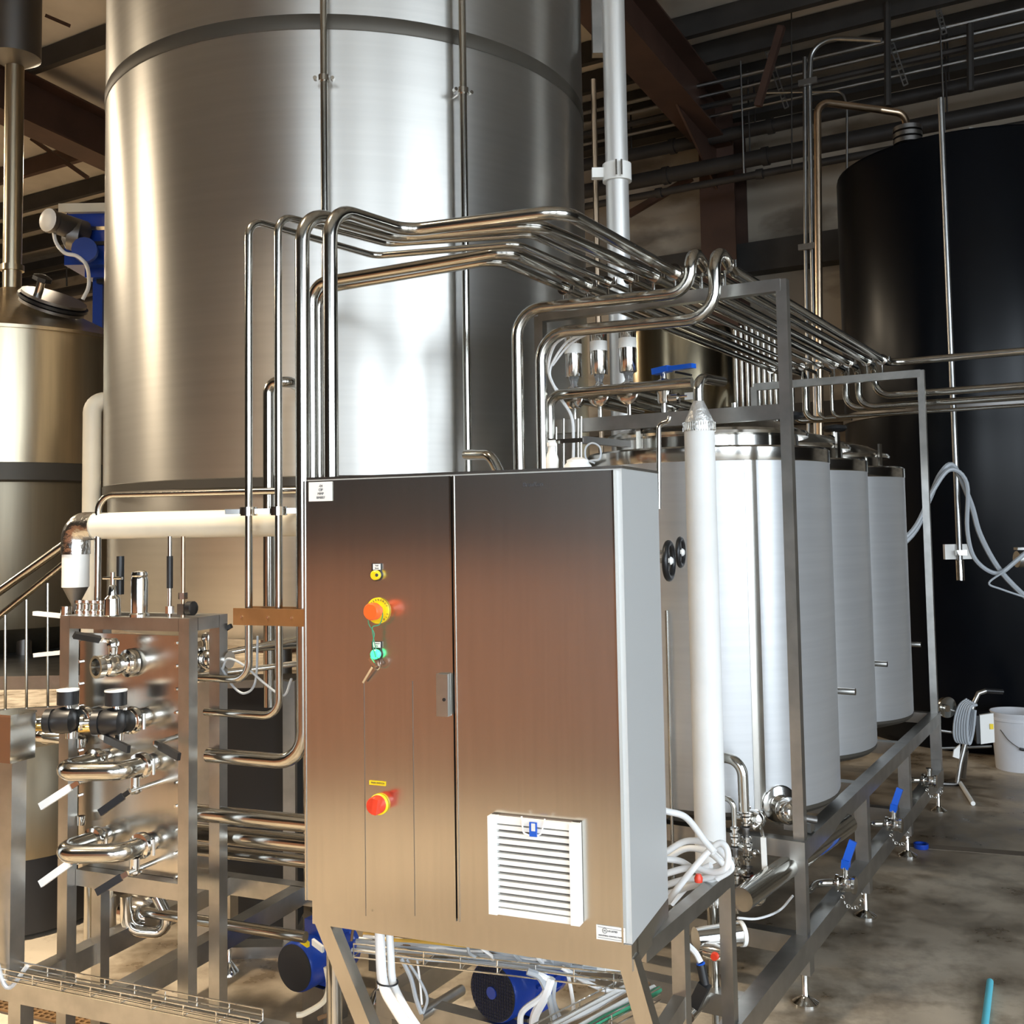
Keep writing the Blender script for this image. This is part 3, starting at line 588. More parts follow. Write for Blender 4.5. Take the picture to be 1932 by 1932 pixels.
# ------------------------------------------------------------------ control cabinet
K0 = at(1193, 1782, 2.30); KW = .804; KDp = .30; KH = at(1172, 887, 2.30).z-K0.z+.004
def KP(u, v, z): return K0 + KX*u + KD*v + Z*z
def kf(px, py, off=.021): return pln(px, py, K0-KD*off, KD)
kb = thing('control_cabinet', K0-KX*KW/2+KD*KDp/2, 'two-door brushed steel control cabinet in the centre foreground', 'cabinet')
MB().box(KP(-KW/2, KDp/2, KH/2), (KW, KDp, KH), KX, KD).build('body', CABSIDE, kb, False)
MB().box(KP(-KW/2, KDp/2, KH+.003), (KW+.004, KDp+.004, .006), KX, KD).build('top_flange', CAB, kb, False)
ug = (kf(857, 1300)-K0).dot(KX); ur = -.012; ul = -KW+.003
def doorp(u0, u1):
    d = MB().box(KP((u0+u1)/2, -.0105, KH/2), (u1-u0, .019, KH-.008), KX, KD).build('door', CAB, kb, False)
    for a, b, c_, e in ((u0, u0+.004, .004, KH-.004), (u1-.004, u1, .004, KH-.004)): MB().box(KP((a+b)/2, -.021, KH/2), (b-a, .003, KH-.008), KX, KD).build('door_edge', POL, d, False)
    return d
dl = doorp(ul, ug-.0022); dr = doorp(ug+.0022, ur)
MB().box(KP(ug, -.004, KH/2), (.006, .006, KH-.01), KX, KD).build('door_gasket', RUB, kb, False)
def dcyl(prof, px, py, nm, m, par=dl, n=24, off=.021): return MB().lathe(prof, kf(px, py, off), -KD, n).build(nm, m, par)
def dbox(px0, py0, px1, py1, th, nm, m, par, off=.021):
    a, b = kf(px0, py0, off), kf(px1, py1, off); w_ = (b-a).dot(KX); h = a.z-b.z
    c = (a+b)/2; c = c-KD*th/2; return MB().box(c, (abs(w_), th, abs(h)), KX, KD).build(nm, m, par, False), w_, h
# sticker
lb, w_, h_ = dbox(583, 910, 627, 945, .0015, 'paper_label', PVC, dl)
for k, s in enumerate(('-04', 'CIP', 'MMP', 'BM007')): text(s, kf(605, 917+7.3*k, .0228), KX, Z, .0085, INK, lb)
text('BrauKon', kf(1005, 914, .0215), KX, Z, .0135, INK, dr, 'lettering')
# small buttons
def button(px, py, lx, ly, m, words, nm):
    o, _, _ = dbox(lx-8, ly-8, lx+8, ly+9, .004, 'label_holder', BLACK, dl); p_, _, _ = dbox(lx-7, ly-7, lx+7, ly+4, .001, 'label_card', PVC, o, .0255)
    for k, s in enumerate(words): text(s, kf(lx, ly-4+5*k, .0268), KX, Z, .0045, INK, o)
    b = dcyl([(.014, 0), (.014, .005), (.0115, .007), (.0115, .012)], px, py, nm+'_bezel', BLACK); dcyl([(.0112, 0), (.0112, .011), (.009, .013)], px, py, nm+'_lens', m, b, off=.026); return b
bz = button(711, 1085, 711, 1071, YEL, ('Fault', 'Reset'), 'button'); dcyl([(.004, 0), (.004, .001)], 711, 1085, 'button_mark', INK, bz, 12, .0395)
button(711, 1234, 711, 1218, GREEN, ('Control', 'On'), 'lamp')
# emergency stop
es = dcyl([(.030, 0), (.0305, .001), (.0305, .004), (.028, .005)], 714, 1152, 'stop_legend_disc', YEL, dl, 32)
dcyl([(.014, 0), (.013, .02), (.0115, .03)], 714, 1152, 'stop_neck', YEL, es, 20, .025); dcyl([(.0125, 0), (.014, .004), (.020, .018), (.020, .034), (.017, .038)], 714, 1152, 'stop_button', ORNG, es, 24, .045)
def arctext(s, c, R, a0, a1, size, m, par):
    for i, ch in enumerate(s):
        if ch == ' ': continue
        a = a0+(a1-a0)*i/(len(s)-1); rd = KX*math.cos(a)+Z*math.sin(a); tg = KX*math.sin(a)-Z*math.cos(a)
        text(ch, c+rd*R, tg, rd, size, m, par, 'letter')
ec = kf(714, 1152, .0265); arctext('EMERGENCY', ec, .025, PI*.85, PI*.15, .006, INK, es); arctext('STOP', ec, .025, -PI*.1, -PI*.4, .006, INK, es)
# main switch
ms = dcyl([(.024, 0), (.024, .006), (.022, .008)], 716, 1517, 'switch_ring', YEL, dl, 28); dcyl([(.019, 0), (.021, .002), (.0205, .02), (.018, .024)], 714, 1517, 'switch_base', RED, ms, 26, .029)
c = kf(711, 1517, .058); MB().bar(c-Z*.022-KX*.003, c+Z*.013+KX*.003, .012, .022, KD).build('switch_grip', RED, ms, False)
o, _, _ = dbox(697, 1472, 728, 1483, .0012, 'switch_label', YEL, dl); text('MAIN SWITCH', kf(712.5, 1477.5, .0228), KX, Z, .0055, INK, o)
# latch
la, _, _ = dbox(827, 1270, 849, 1351, .012, 'latch_plate', FRAME, dl); dbox(833, 1272, 848, 1350, .008, 'latch_lever', FRAME, la, .033); MB().lathe([(.004, 0), (.004, .002)], kf(838, 1320, .041), -KD, 12).build('keyhole', BLACK, la)
# fine vertical score lines on the left door
for x in (688, 780):
    a, b = kf(x, 1285, .0202), kf(x+1, 1728, .0202); MB().box(V(((a.x+b.x)/2, (a.y+b.y)/2, (a.z+b.z)/2)), (.0012, .0012, a.z-b.z), KX, KD).build('score_line', DARKST, dl, False)
# vent
va, vb = kf(927, 1532), kf(1098, 1738); wv = (vb-va).dot(KX); hv_ = kf(1012, 1540).z-kf(1012, 1726).z; vc = (va+vb)/2
vc = kf(1013, 1635); 
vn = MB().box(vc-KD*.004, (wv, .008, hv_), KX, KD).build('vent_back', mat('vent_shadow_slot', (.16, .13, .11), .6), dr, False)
N = 14
for k in range(N):
    zc_ = vc.z+hv_/2-(k+.5)*hv_/N; c = V((vc.x, vc.y, zc_))-KD*.016
    MB().box(c, (wv, .012, hv_/N*(.60 if 0 < k < N-1 else .95)), KX, KD, Z).build('louvre_slat', PVC, vn, False)
for s in (-1, 1): MB().box(vc+KX*s*(wv/2-.009)-KD*.014, (.02, .024, hv_), KX, KD).build('vent_side', PVC, vn, False)
em = MB().box(kf(1006, 1565, .052), (.017, .004, .03), KX, KD).build('vent_badge', BLUE, vn, False); MB().box(kf(1006, 1561, .0545), (.009, .001, .016), KX, KD).build('badge_print', PALE, em, False)
MB().tube(fil([kf(984, 1540, .045), kf(987, 1572, .05), kf(1003, 1578, .05), kf(1021, 1574, .05), kf(1028, 1545, .045)], .01), .002, 6).build('clip_wire', PVC, vn)
# listing plate
lp, _, _ = dbox(1125, 1744, 1180, 1779, .001, 'listing_label', PVC, dr); 
lc = kf(1152, 1758, .0225)
MB().torus(kf(1141, 1756, .0222), KD, .0052, .0005, 20, 5).build('mark_ring', INK, lp); text('UL', kf(1141, 1756, .0224), KX, Z, .005, INK, lp); text('US LISTED', kf(1156, 1758, .0224), KX, Z, .0048, INK, lp); text('INDUSTRIAL CONTROL PANEL', kf(1152, 1767, .0224), KX, Z, .0038, INK, lp)
for a, b in (((1128, 1748), (1177, 1757)), ((1128, 1768), (1177, 1776))): MB().bar(kf(*a, .0222), kf(*b, .0222), .0006, .0006, KD).build('border_line', INK, lp, False)
# stand under the cabinet
st = MB().bar(KP(-KW+.012, .02, -.028), KP(-.0, .02, -.028), .05, .055).build('stand_beam', CAB, kb, False)
MB().bar(KP(-.02, .03, -.028), KP(-.02, KDp, -.028), .04, .055).build('stand_beam', CAB, kb, False); MB().bar(KP(-KW+.03, .03, -.028), KP(-KW+.03, KDp, -.028), .04, .055).build('stand_beam', CAB, kb, False)
l0 = kf(603, 1730, -.015); l1 = kf(690, 1932, -.015); d = (l1-l0); s = (l0.z-.0)/(l0.z-l1.z)
def legto(px0, py0, px1, py1, off):
    a, b = kf(px0, py0, off), kf(px1, py1, off); e = a+(b-a)*(a.z/(a.z-b.z)); return a, e
a, e = legto(612, 1728, 694, 1932, -.02); MB().bar(a, e, .038, .038, KD).build('stand_leg', CAB, kb, False)
a, e = legto(1186, 1806, 1222, 1932, -.02); MB().bar(a, e, .038, .038, KD).build('stand_leg', CAB, kb, False)
# key ring with key hanging on the stop button cord
kt = thing('key_ring', kf(700, 1265, .04), 'key ring with a small key hanging on a green cord from the stop button', 'keys')
MB().tube(spl([kf(702, 1157, .075), kf(716, 1146, .062), kf(722, 1160, .05), kf(716, 1178, .045), kf(703, 1183, .05), kf(704, 1200, .045), kf(709, 1225, .045)], 5), .0012, 6).build('cord', GWIRE, kt)
MB().tube(spl([kf(694, 1160, .07), kf(696, 1178, .05), kf(706, 1195, .045), kf(703, 1215, .045), kf(709, 1240, .046)], 5), .0012, 6).build('cord', GWIRE, kt)
MB().torus(kf(711, 1252, .036), (KD*.8+KX*.4), .014, .0012, 24, 6).build('ring', CHROME, kt)
MB().bar(kf(703, 1258, .04), kf(685, 1288, .03), .0045, .003, KD).build('key', CHROME, kt, False)
MB().bar(kf(697, 1242, .041), kf(709, 1258, .041), .008, .004, KD).build('fob', CHROME, kt, False)
# ------------------------------------------------------------------ plate heat exchanger module on the left
H0 = at(355, 1166, 2.95)
def HP(u, v, z): q = H0+KX*u+KD*v; q.z = z; return q
def hk(px, py, v=0): return pln(px, py, H0+KD*v, KD)
HU = (hk(130, 1300)-H0).dot(KX); HT = H0.z
hx = thing('plate_heat_exchanger', HP(HU/2, .2, 0), 'square steel frame holding a plate heat exchanger at the lower left', 'heat exchanger')
HB = .06
for u in (0, HU):
    for v in (0, .13): MB().bar(HP(u, v, .0), HP(u, v, HT), .036, .036, KD).build('leg', FRAME if v else POL if False else FRAME, hx, False)
for v in (0, .13): MB().bar(HP(-.019, v, HT-.018), HP(HU+.019, v, HT-.018), .036, .036).build('top_rail', FRAME, hx, False)
for u in (0, HU): MB().bar(HP(u, .02, HT-.018), HP(u, .11, HT-.018), .036, .036).build('top_side_rail', FRAME, hx, False)
zl = hk(230, 1672).z
for v in (0.03, .13): MB().bar(HP(-.019, v, zl), HP(HU+.019, v, zl), .034, .045).build('lower_rail', FRAME, hx, False)
zp0, zp1 = hk(230, 1652, .05).z, hk(230, 1196, .05).z; up0, up1 = (hk(150, 1400, .05)-H0).dot(KX), (hk(337, 1400, .05)-H0).dot(KX)
ep = MB().box(HP((up0+up1)/2, .055, (zp0+zp1)/2), (up1-up0, .012, zp1-zp0), KX, KD).build('end_plate', CAB, hx, False)
for k in range(4): MB().box(HP((up0+up1)/2, .070+.013*k, (zp0+zp1)/2), (up1-up0-.01-.006*(k % 2), .010, zp1-zp0-.02), KX, KD).build('plate', DARKST if k % 2 else FRAME, hx, False)
for k in range(11):
    z = zp0+.02+(zp1-zp0-.04)*k/10
    for u in (up1-.004, up0+.004): MB().cyl(HP(u, .04, z), HP(u, .125, z), .0045, n=6).build('tie_bolt', CHROME, hx)
def ferr(c, r, ax, par, nm='clamp'):                        # hygienic clamp: ring, hinge bolt and wing nut
    o = MB().lathe([(r, -.014), (r+.011, -.011), (r+.013, 0), (r+.011, .011), (r, .014)], c, ax, 20, False, False).build(nm, CHROME, par)
    sx = V(ax).cross(Z).normalized(); MB().cyl(c+sx*(r+.018)-Z*.022, c+sx*(r+.018)+Z*.022, .006, n=8).build('wing_nut', CHROME, o); return o
def portat(px, py): return hk(px, py, .049)
def ubend(py, dpy, lab, brass=False):
    a, b = portat(290, py), portat(203, py-dpy); b.z = a.z; r = .0265
    t = thing('return_bend', (a+b)/2, lab, 'pipe bend')
    o = -KD*.185
    MB().tube(fil([a-KD*.055, a-KD*.125, b-KD*.195-KX*.012, b-KD*.055], .07, 12), r*.95, 18).build('bent_tube', PIPE, t)
    for c in (a, b):
        MB().lathe([(.022, 0), (.026, .006), (.026, .03), (.022, .034), (.03, .038), (.03, .046)], c, -KD, 20).build('port_union', CHROME, t)
        ferr(c-KD*.05, .024, KD, t)
    MB().lathe([(.014, .0), (.014, .03), (.022, .032), (.022, .038), (.014, .045)], a-KD*.075-Z*.026, -Z, 14).build('drain_cap', CHROME, t)
    MB().cyl(b-KD*.03+Z*.03-KX*.07, b-KD*.03+Z*.055-KX*.07, .012, n=12).build('sight_ring', CHROME, t)
    return t
ubend(1437, 8, 'curved return bend of thick steel tube on the end plate, upper of two')
ubend(1586, 10, 'curved return bend of thick steel tube on the end plate, lower of two')
def lever(p0, p1, m, lab, w_=.020, base=None):
    a, b = hk(*p0, -.06), hk(*p1, -.10); t = thing('lever_handle', a, lab, 'handle')
    MB().bar(a, a+(b-a)*.35, w_*.7, .004, KD).build('lever_arm', CHROME, t, False)
    MB().bar(a+(b-a)*.2, b, w_, .010, KD).build('grip', m, t, False)
    MB().cyl(a, a+KD*.115, .007, n=10).build('spindle', CHROME, t); return t
lever((188, 1388), (243, 1414), BLACK, 'black lever handle above the upper return bend, left one')
lever((292, 1402), (338, 1428), BLACK, 'black lever handle above the upper return bend, right one by the leg')
lever((244, 1494), (188, 1534), BLACK, 'black lever handle between the two return bends')
lever((240, 1648), (182, 1684), BLACK, 'black lever handle below the lower return bend')
lever((148, 1476), (76, 1522), PVC, 'white lever handle at the left of the upper return bend')
lever((146, 1618), (76, 1668), PVC, 'white lever handle at the left of the lower return bend')
# open ball valve at the top of the plate
c = portat(252, 1250); bv = thing('ball_valve', c, 'open-ended steel ball valve with a black lever near the top of the end plate', 'valve')
ax = (-KD*.9-KX*.25).normalized()
MB().lathe([(.022, 0), (.030, .01), (.030, .03), (.024, .034), (.030, .05), (.033, .065), (.030, .085), (.024, .09), (.032, .10), (.032, .118), (.024, .118), (.021, .09)], c, ax, 24, True, False).build('valve_body', CHROME, bv)
MB().lathe([(.021, .0), (.021, .005)], c+ax*.088, ax, 20).build('bore', BLACK, bv)
ferr(c+ax*.012, .028, ax, bv)
s0 = c+ax*.065+Z*.03; MB().lathe([(.012, 0), (.014, .02), (.018, .024), (.018, .035), (.010, .045)], s0, Z, 14).build('stem', CHROME, bv)
e = hk(140, 1198, -.12); MB().bar(s0+Z*.035, s0+Z*.035+(e-s0-Z*.035)*.45, .012, .005, KD).build('lever_arm', CHROME, bv, False); MB().bar(s0+Z*.035+(e-s0-Z*.035)*.35, e, .018, .012, KD).build('grip', BLACK, bv, False)
# two black pressure regulators
def regulator(px, py, lab, face):
    c = portat(px, py); t = thing('pressure_regulator', c, lab, 'regulator')
    MB().lathe([(.024, 0), (.028, .006), (.028, .05), (.022, .055), (.031, .06), (.031, .075)], c, -KD, 20).build('port_union', CHROME, t); ferr(c-KD*.06, .026, KD, t)
    b = c-KD*.085-KX*.02
    MB().lathe([(.018, 0), (.034, .012), (.036, .05), (.03, .065), (.034, .066), (.034, .085), (.022, .092)], b+KX*.02, (-KX*.92-KD*.4).normalized(), 22).build('black_body', BLACK, t)
    MB().ball(b-KX*.02-KD*.01, .038, 16).build('diaphragm_housing', BLACK, t)
    g = b-KX*.012+Z*.045; MB().cyl(b-KX*.012+Z*.03, g, .01, n=10).build('gauge_stem', CHROME, t); gz = MB().cyl(g, g+Z*.038, .030, n=24).build('gauge_case', BLACK, t); MB().cyl(g+Z*.038, g+Z*.042, .031, n=24).build('gauge_face', PVC, gz)
    e = b+KX*.02+(-KX*.92-KD*.4).normalized()*.09
    MB().lathe([(.012, 0), (.012, .02), (.024, .022), (.024, .03), (.008, .03)], e, (-KX*.8-KD*.6).normalized(), 18).build('outlet_flange', CHROME if face else POL, t)
    MB().cyl(b-Z*.03, b-Z*.05, .014, n=12).build('lower_plug', CHROME, t)
    MB().cyl(b-KX*.03-KD*.03-Z*.015, b-KX*.085-KD*.06-Z*.015, .010, n=10).build('side_fitting', BRASS, t)
    return t
regulator(276, 1352, 'black pressure regulator with an upright gauge on the end plate, right one', 0)
regulator(186, 1350, 'black pressure regulator with an upright gauge overlapping the left leg', 1)
pipe('outlet_pipe', [hk(62, 1400, -.02)+KD*.05, hk(66, 1388, -.02), hk(165, 1396, .06)], .017, PIPE, 'short polished pipe left of the heat exchanger leg', 'pipe', .03)
for k, (p, q, lab) in enumerate([((125, 1163), (66, 1157), 'pale lever handle left of the heat exchanger top rail'), ((126, 1230), (67, 1236), 'pale lever handle left of the heat exchanger leg, below the top rail')]):
    t = thing('side_lever', hk(*p, .05), lab, 'handle'); MB().bar(hk(*p, .05), hk(*q, .05), .018, .012).build('grip', PVC, t, False); MB().cyl(hk(*p, .05)-Z*.03, hk(*p, .05)+Z*.03, .016, n=12).build('pivot', CHROME, t)
    MB().cyl(hk(*p, .05), hk(*p, .05)+KX*.02, .008, n=8).build('spindle', CHROME, t)
# fittings standing on the top rail
def onrail(px, v=.1): q = hk(px, 1166, v); q.z = HT; return q
q = onrail(212, .0); q.z = HT
t = thing('tee_valve', q, 'small upright valve with a T-bar handle on the heat exchanger frame', 'valve')
MB().lathe([(.02, 0), (.024, .004), (.022, .05), (.012, .06), (.010, .085), (.006, .09), (.006, .125)], q, Z, 18).build('valve_body', CHROME, t); MB().cyl(q+Z*.108-KX*.035, q+Z*.108+KX*.035, .0045, n=8).build('t_bar', CHROME, t)
MB().cyl(q+Z*.06+KD*.03, q+Z*.17+KD*.03, .011, n=12).build('black_cap', BLACK, t)
q = onrail(263, .0); tag(MB().lathe([(.028, 0), (.028, .008), (.023, .012), (.0235, .105), (.021, .113), (.023, .117), (.021, .126), (.012, .13)], q, Z, 24).build('air_valve_canister', CHROME), 'upright polished cylinder standing on the heat exchanger frame', 'canister')
for px, y1, lab, m in ((320, 1012, 'thin sensor rod with a black sleeve above the heat exchanger frame', BLACK), (345, 1012, 'thin brass-toned rod with a black knob at its foot', COPPER)):
    q = onrail(px, .02); t = thing('sensor_rod', q, lab, 'rod'); zt = hk(px, y1, .02).z
    MB().cyl(q, V((q.x, q.y, zt)), .006, n=10).build('rod', PIPE if m is BLACK else COPPER, t)
    if m is BLACK: MB().cyl(q+Z*.08, q+Z*.17, .009, n=10).build('sleeve', BLACK, t); MB().cyl(q+Z*.01, q+Z*.03, .013, n=8).build('nut', CHROME, t)
    else: MB().lathe([(.014, 0), (.02, .004), (.02, .022), (.014, .026)], q+KX*.015+Z*.025, KX, 12).build('knob', BLACK, t); MB().cyl(q+Z*.05, q+Z*.068, .013, n=6).build('nut', CHROME, t); MB().box(q+Z*.022, (.022, .022, .03), KX, KD).build('valve_block', DARKST, t, False)
for k, px in enumerate((150, 163, 176, 190)):
    q = onrail(px, .03); tag(MB().lathe([(.013, 0), (.013, .012), (.009, .016), (.009, .03), (.014, .034), (.014, .042)], q, Z, 12).build('rail_fitting', CHROME), ('leftmost', 'second', 'third', 'rightmost')[k]+' of four small steel fittings on the left of the heat exchanger top rail', 'fitting', 'small fittings on the heat exchanger top rail')
# lagged pipe and thin pipe above
q0 = hk(142, 1160, .11); yb = q0.y
ip = thing('lagged_pipe', q0, 'level cream lagged pipe with a foil elbow dropping to the heat exchanger', 'pipe')
zc1 = hk(142, 993, .11).z; X0 = V((q0.x, q0.y, zc1)); rr = .040
MB().lathe([(.013, 0), (.013, .025), (.038, .075), (.04, .08)], V((q0.x, q0.y, HT)), Z, 24).build('cone_cover', DARKST, ip)
MB().cyl(V((q0.x, q0.y, HT+.075)), V((q0.x, q0.y, zc1-.06)), rr, n=24).build('vertical_lagging', PVC, ip)
MB().tube(fil([V((q0.x, q0.y, zc1-.085)), X0, X0+KX*.085], .055, 10), rr+.003, 24).build('foil_elbow', FOIL, ip)
MB().cyl(X0+KX*.07, X0+KX*.07+KX*.72+KD*.12, rr, n=24).build('level_lagging', CREAM, ip)
q = hk(184, 1160, .10); zq = hk(184, 934, .1).z
pipe('thin_pipe', [V((q.x, q.y, HT)), V((q.x, q.y, zq)), V((q.x, q.y, zq))+KX*.62+KD*.15], .010, PIPE, 'thin pipe rising behind the foil elbow and running level above the lagged pipe', 'pipe', .05)
v5 = at(173, 900, 4.9); dcv = V((TC.x-v5.x, TC.y-v5.y, 0)).normalized()
pipe('beige_pipe', [V((v5.x, v5.y, 0)), V((v5.x, v5.y, at(173, 755, 4.9).z)), V((v5.x, v5.y, at(173, 755, 4.9).z))+V((.25, .2, 0))], .041, CREAM, 'thick beige upright pipe hugging the left side of the tall tank', 'pipe', .06, None, 20)
# short polished stub with a blind elbow behind the risers
pq = at(507, 900, 3.95); zz = at(507, 722, 3.95).z; dq = V((TC.x-pq.x, TC.y-pq.y, 0)).normalized()
t = pipe('elbow_pipe', [V((pq.x, pq.y, .9)), V((pq.x, pq.y, zz)), V((pq.x, pq.y, zz))+KX*.085, V((pq.x, pq.y, zz))+KX*.085+dq*.30], .021, PIPE, 'polished pipe with a short elbow into the tall tank, behind the second riser', 'pipe', .05)
# pipes right of the heat exchanger
for k, (y, r) in enumerate(((1533, .024), (1570, .026), (1602, .018))):
    a = hk(366, y, .12+.06*k); tag(MB().cyl(a-KX*.05, a+KX*.62+KD*.02, r, n=16).build('level_pipe', PIPE), ('uppermost', 'middle', 'lowest')[k]+' of three level pipes from the heat exchanger behind the cabinet', 'pipe')
for k, (p, q_) in enumerate((((372, 1243), (560, 1205)), ((450, 1226), (562, 1218)), ((372, 1275), (562, 1252)))):
    tag(MB().cyl(hk(*p, .3+.1*k), hk(*q_, .5+.1*k), .010, n=10).build('thin_pipe', PIPE), ('upper', 'middle', 'lower')[k]+' of the thin pipes passing behind the risers above the dark cabinet', 'pipe')
va_ = hk(370, 1244, .15)
vt = thing('side_valve', va_, 'chrome valve cluster with a black lever right of the heat exchanger', 'valve')
MB().lathe([(.02, -.06), (.02, 0), (.028, .004), (.028, .02), (.022, .024), (.03, .04), (.032, .055), (.026, .07), (.018, .075), (.018, .10), (.025, .104), (.025, .12)], va_, (KX*.95+Z*.02).normalized(), 22).build('valve_body', CHROME, vt)
MB().lathe([(.014, 0), (.018, .02), (.022, .03), (.018, .045), (.008, .05)], va_+KX*.045+Z*.03, Z, 16).build('actuator_dome', CHROME, vt)
MB().bar(va_+KX*.05+Z*.06, va_+KX*.125+Z*.10, .010, .012).build('lever', BLACK, vt, False); ferr(va_+KX*.012, .026, KX, vt)
cable('steel_wire_loop', [hk(420, 1262, .1), hk(430, 1243, .1), hk(460, 1255, .1), hk(500, 1290, .1), hk(535, 1312, .1), hk(550, 1280, .1)], .0035, GREYC, 'grey wire loop hanging from the valve cluster, longer one', 'wire')
cable('steel_wire_loop', [hk(418, 1260, .12), hk(440, 1295, .12), hk(462, 1308, .12), hk(482, 1285, .12), hk(486, 1200, .12)], .0035, GREYC, 'grey wire loop hanging from the valve cluster, shorter one', 'wire')
# brown bracket across the risers
bq0, bq1 = pln(441, 1163, R4-KD*.035, KD), pln(580, 1166, R4-KD*.035, KD)
br = thing('riser_bracket', bq0, 'brown steel bracket plate clamped across the tall risers', 'bracket')
MB().bar(bq0, bq1+KX*.0, .006, .046).build('plate', BRACK, br, False); MB().bar(bq0+KD*.072, bq1+KD*.072, .006, .046).build('plate', BRACK, br, False)
for s in (.12, .48, .80): MB().cyl(bq0+(bq1-bq0)*s-KD*.006, bq0+(bq1-bq0)*s+KD*.078, .004, n=8).build('bolt', CHROME, br)
MB().bar(bq1+KX*.005, bq1+KX*.005+KD*.5, .006, .046).build('return_arm', BRACK, br, False)
# dark chiller cabinet under the tall tank
a, b = at(374, 1400, 4.0), at(550, 1400, 4.0); zt = at(460, 1287, 4.0).z; zbt = .03
dcb = thing('dark_floor_cabinet', V(((a.x+b.x)/2, 4.1, 0)), 'black-fronted floor cabinet with grey edge posts under the tall tank', 'cabinet')
MB().box(V(((a.x+b.x)/2, 4.16, (zt+zbt)/2)), (b.x-a.x-.03, .26, zt-zbt-.02)).build('black_panel', BLACK, dcb, False)
for x in (a.x, b.x-.03): MB().box(V((x+.02, 4.02, (zt+zbt)/2)), (.045, .04, zt-zbt)).build('edge_post', FRAME, dcb, False)
MB().box(V(((a.x+b.x)/2, 4.02, zt-.01)), (b.x-a.x-.05, .03, .025)).build('top_edge', FRAME, dcb, False); MB().box(V(((a.x+b.x)/2, 4.1, .02)), (b.x-a.x-.02, .3, .04)).build('plinth', FRAME, dcb, False)
# floor skid on the left: beams, a covered post, levelling foot
S0 = pln(40, 1862, hk(100, 1800, -.14), KD); S0 = S0.copy(); zb_ = S0.z
def SP(u, v, z): q = S0+KX*u+KD*v; q.z = z; return q
ls = thing('module_skid', SP(.3, .3, 0), 'low square-tube skid beam crossing the lower left corner', 'frame')
MB().bar(SP(-.25, 0, zb_), SP(.86, 0, zb_), .05, .065).build('front_beam', FRAME, ls, False)
MB().bar(SP(-.25, .9, zb_), SP(.62, .9, zb_), .05, .06).build('rear_beam', FRAME, ls, False)
MB().bar(SP(.0, .02, zb_), SP(.0, .88, zb_), .05, .06).build('side_beam', FRAME, ls, False); MB().bar(SP(.30, .02, zb_), SP(.30, .88, zb_), .05, .06).build('side_beam', FRAME, ls, False)
for u, v in ((0, 0), (.80, .0), (0, .9), (.42, .9), (.6, .9)):
    f = MB().lathe([(.036, 0), (.034, .01), (.014, .035), (.008, .045), (.008, .12)], SP(u, v, 0), Z, 18).build('levelling_foot', CHROME, ls); MB().box(SP(u, v, (.10+zb_-.03)/2), (.045, .045, zb_-.13), KX, KD).build('foot_socket', FRAME, f, False)
po = pln(22, 1600, SP(0, -.02, 0), KD); 
ps = thing('covered_post', V((po.x, po.y, zb_+.033)), 'upright steel post with a box-shaped cap at the left edge', 'post')
MB().bar(V((po.x, po.y, zb_+.033)), V((po.x, po.y, at(22, 1430, po.y).z)), .05, .05, KD).build('post', FRAME, ps, False)
MB().box(V((po.x-.004, po.y, at(22, 1388, po.y).z)), (.085, .085, .13), KX, KD).build('cap_box', POL, ps, False)
MB().box(V((po.x-.004, po.y, at(22, 1345, po.y).z)), (.09, .09, .006), KX, KD).build('cap_lid', CHROME, ps, False)
cable('grey_cable', [V((po.x-.06, po.y-.05, .62)), V((po.x-.03, po.y-.04, .45)), V((po.x+.01, po.y-.04, .33)), V((po.x+.07, po.y-.05, zb_+.08))], .006, GREYC, 'grey cable bowing down beside the covered post')
pipe('level_pipe', [SP(.0, .45, zb_+.055), SP(.62, .45, zb_+.055)], .016, PIPE, 'polished level pipe low behind the heat exchanger legs', 'pipe')
for k, (px, y0, y1, r, m) in enumerate(((167, 1670, 1790, .014, PIPE), (188, 1672, 1800, .012, CREAM), (208, 1690, 1790, .018, FRAME))):
    q = hk(px, y0, .30); e = hk(px, y1, .30); tag(MB().cyl(V((q.x, q.y, e.z)), q, r, n=12).build('drop_pipe', m), ('left', 'middle cream', 'right grey')[k]+' one of three short upright pipes below the heat exchanger plates', 'pipe')
pipe('u_pipe', [hk(238, 1690, .25), hk(238, 1755, .25), hk(305, 1760, .32), hk(318, 1735, .32), hk(296, 1690, .32)], .018, CHROME, 'bright U-shaped pipe under the heat exchanger', 'pipe', .05)
t = thing('small_pump', hk(262, 1725, .34), 'small rounded steel pump below the heat exchanger plates', 'pump'); MB().lathe([(.03, -.06), (.055, -.05), (.055, .03), (.04, .05)], hk(266, 1722, .34), KX, 24).build('pump_body', CHROME, t); q = hk(266, 1745, .34); MB().bar(q, V((q.x, q.y, zb_)), .04, .04, KD).build('pump_foot', FRAME, t, False)
tag(MB().lathe([(.0, 0), (.022, 0), (.022, .012), (.004, .014)], hk(203, 1683, .22), -KD, 20).build('round_cap', CREAM), 'round pale cap beside the lowest black lever', 'cap')
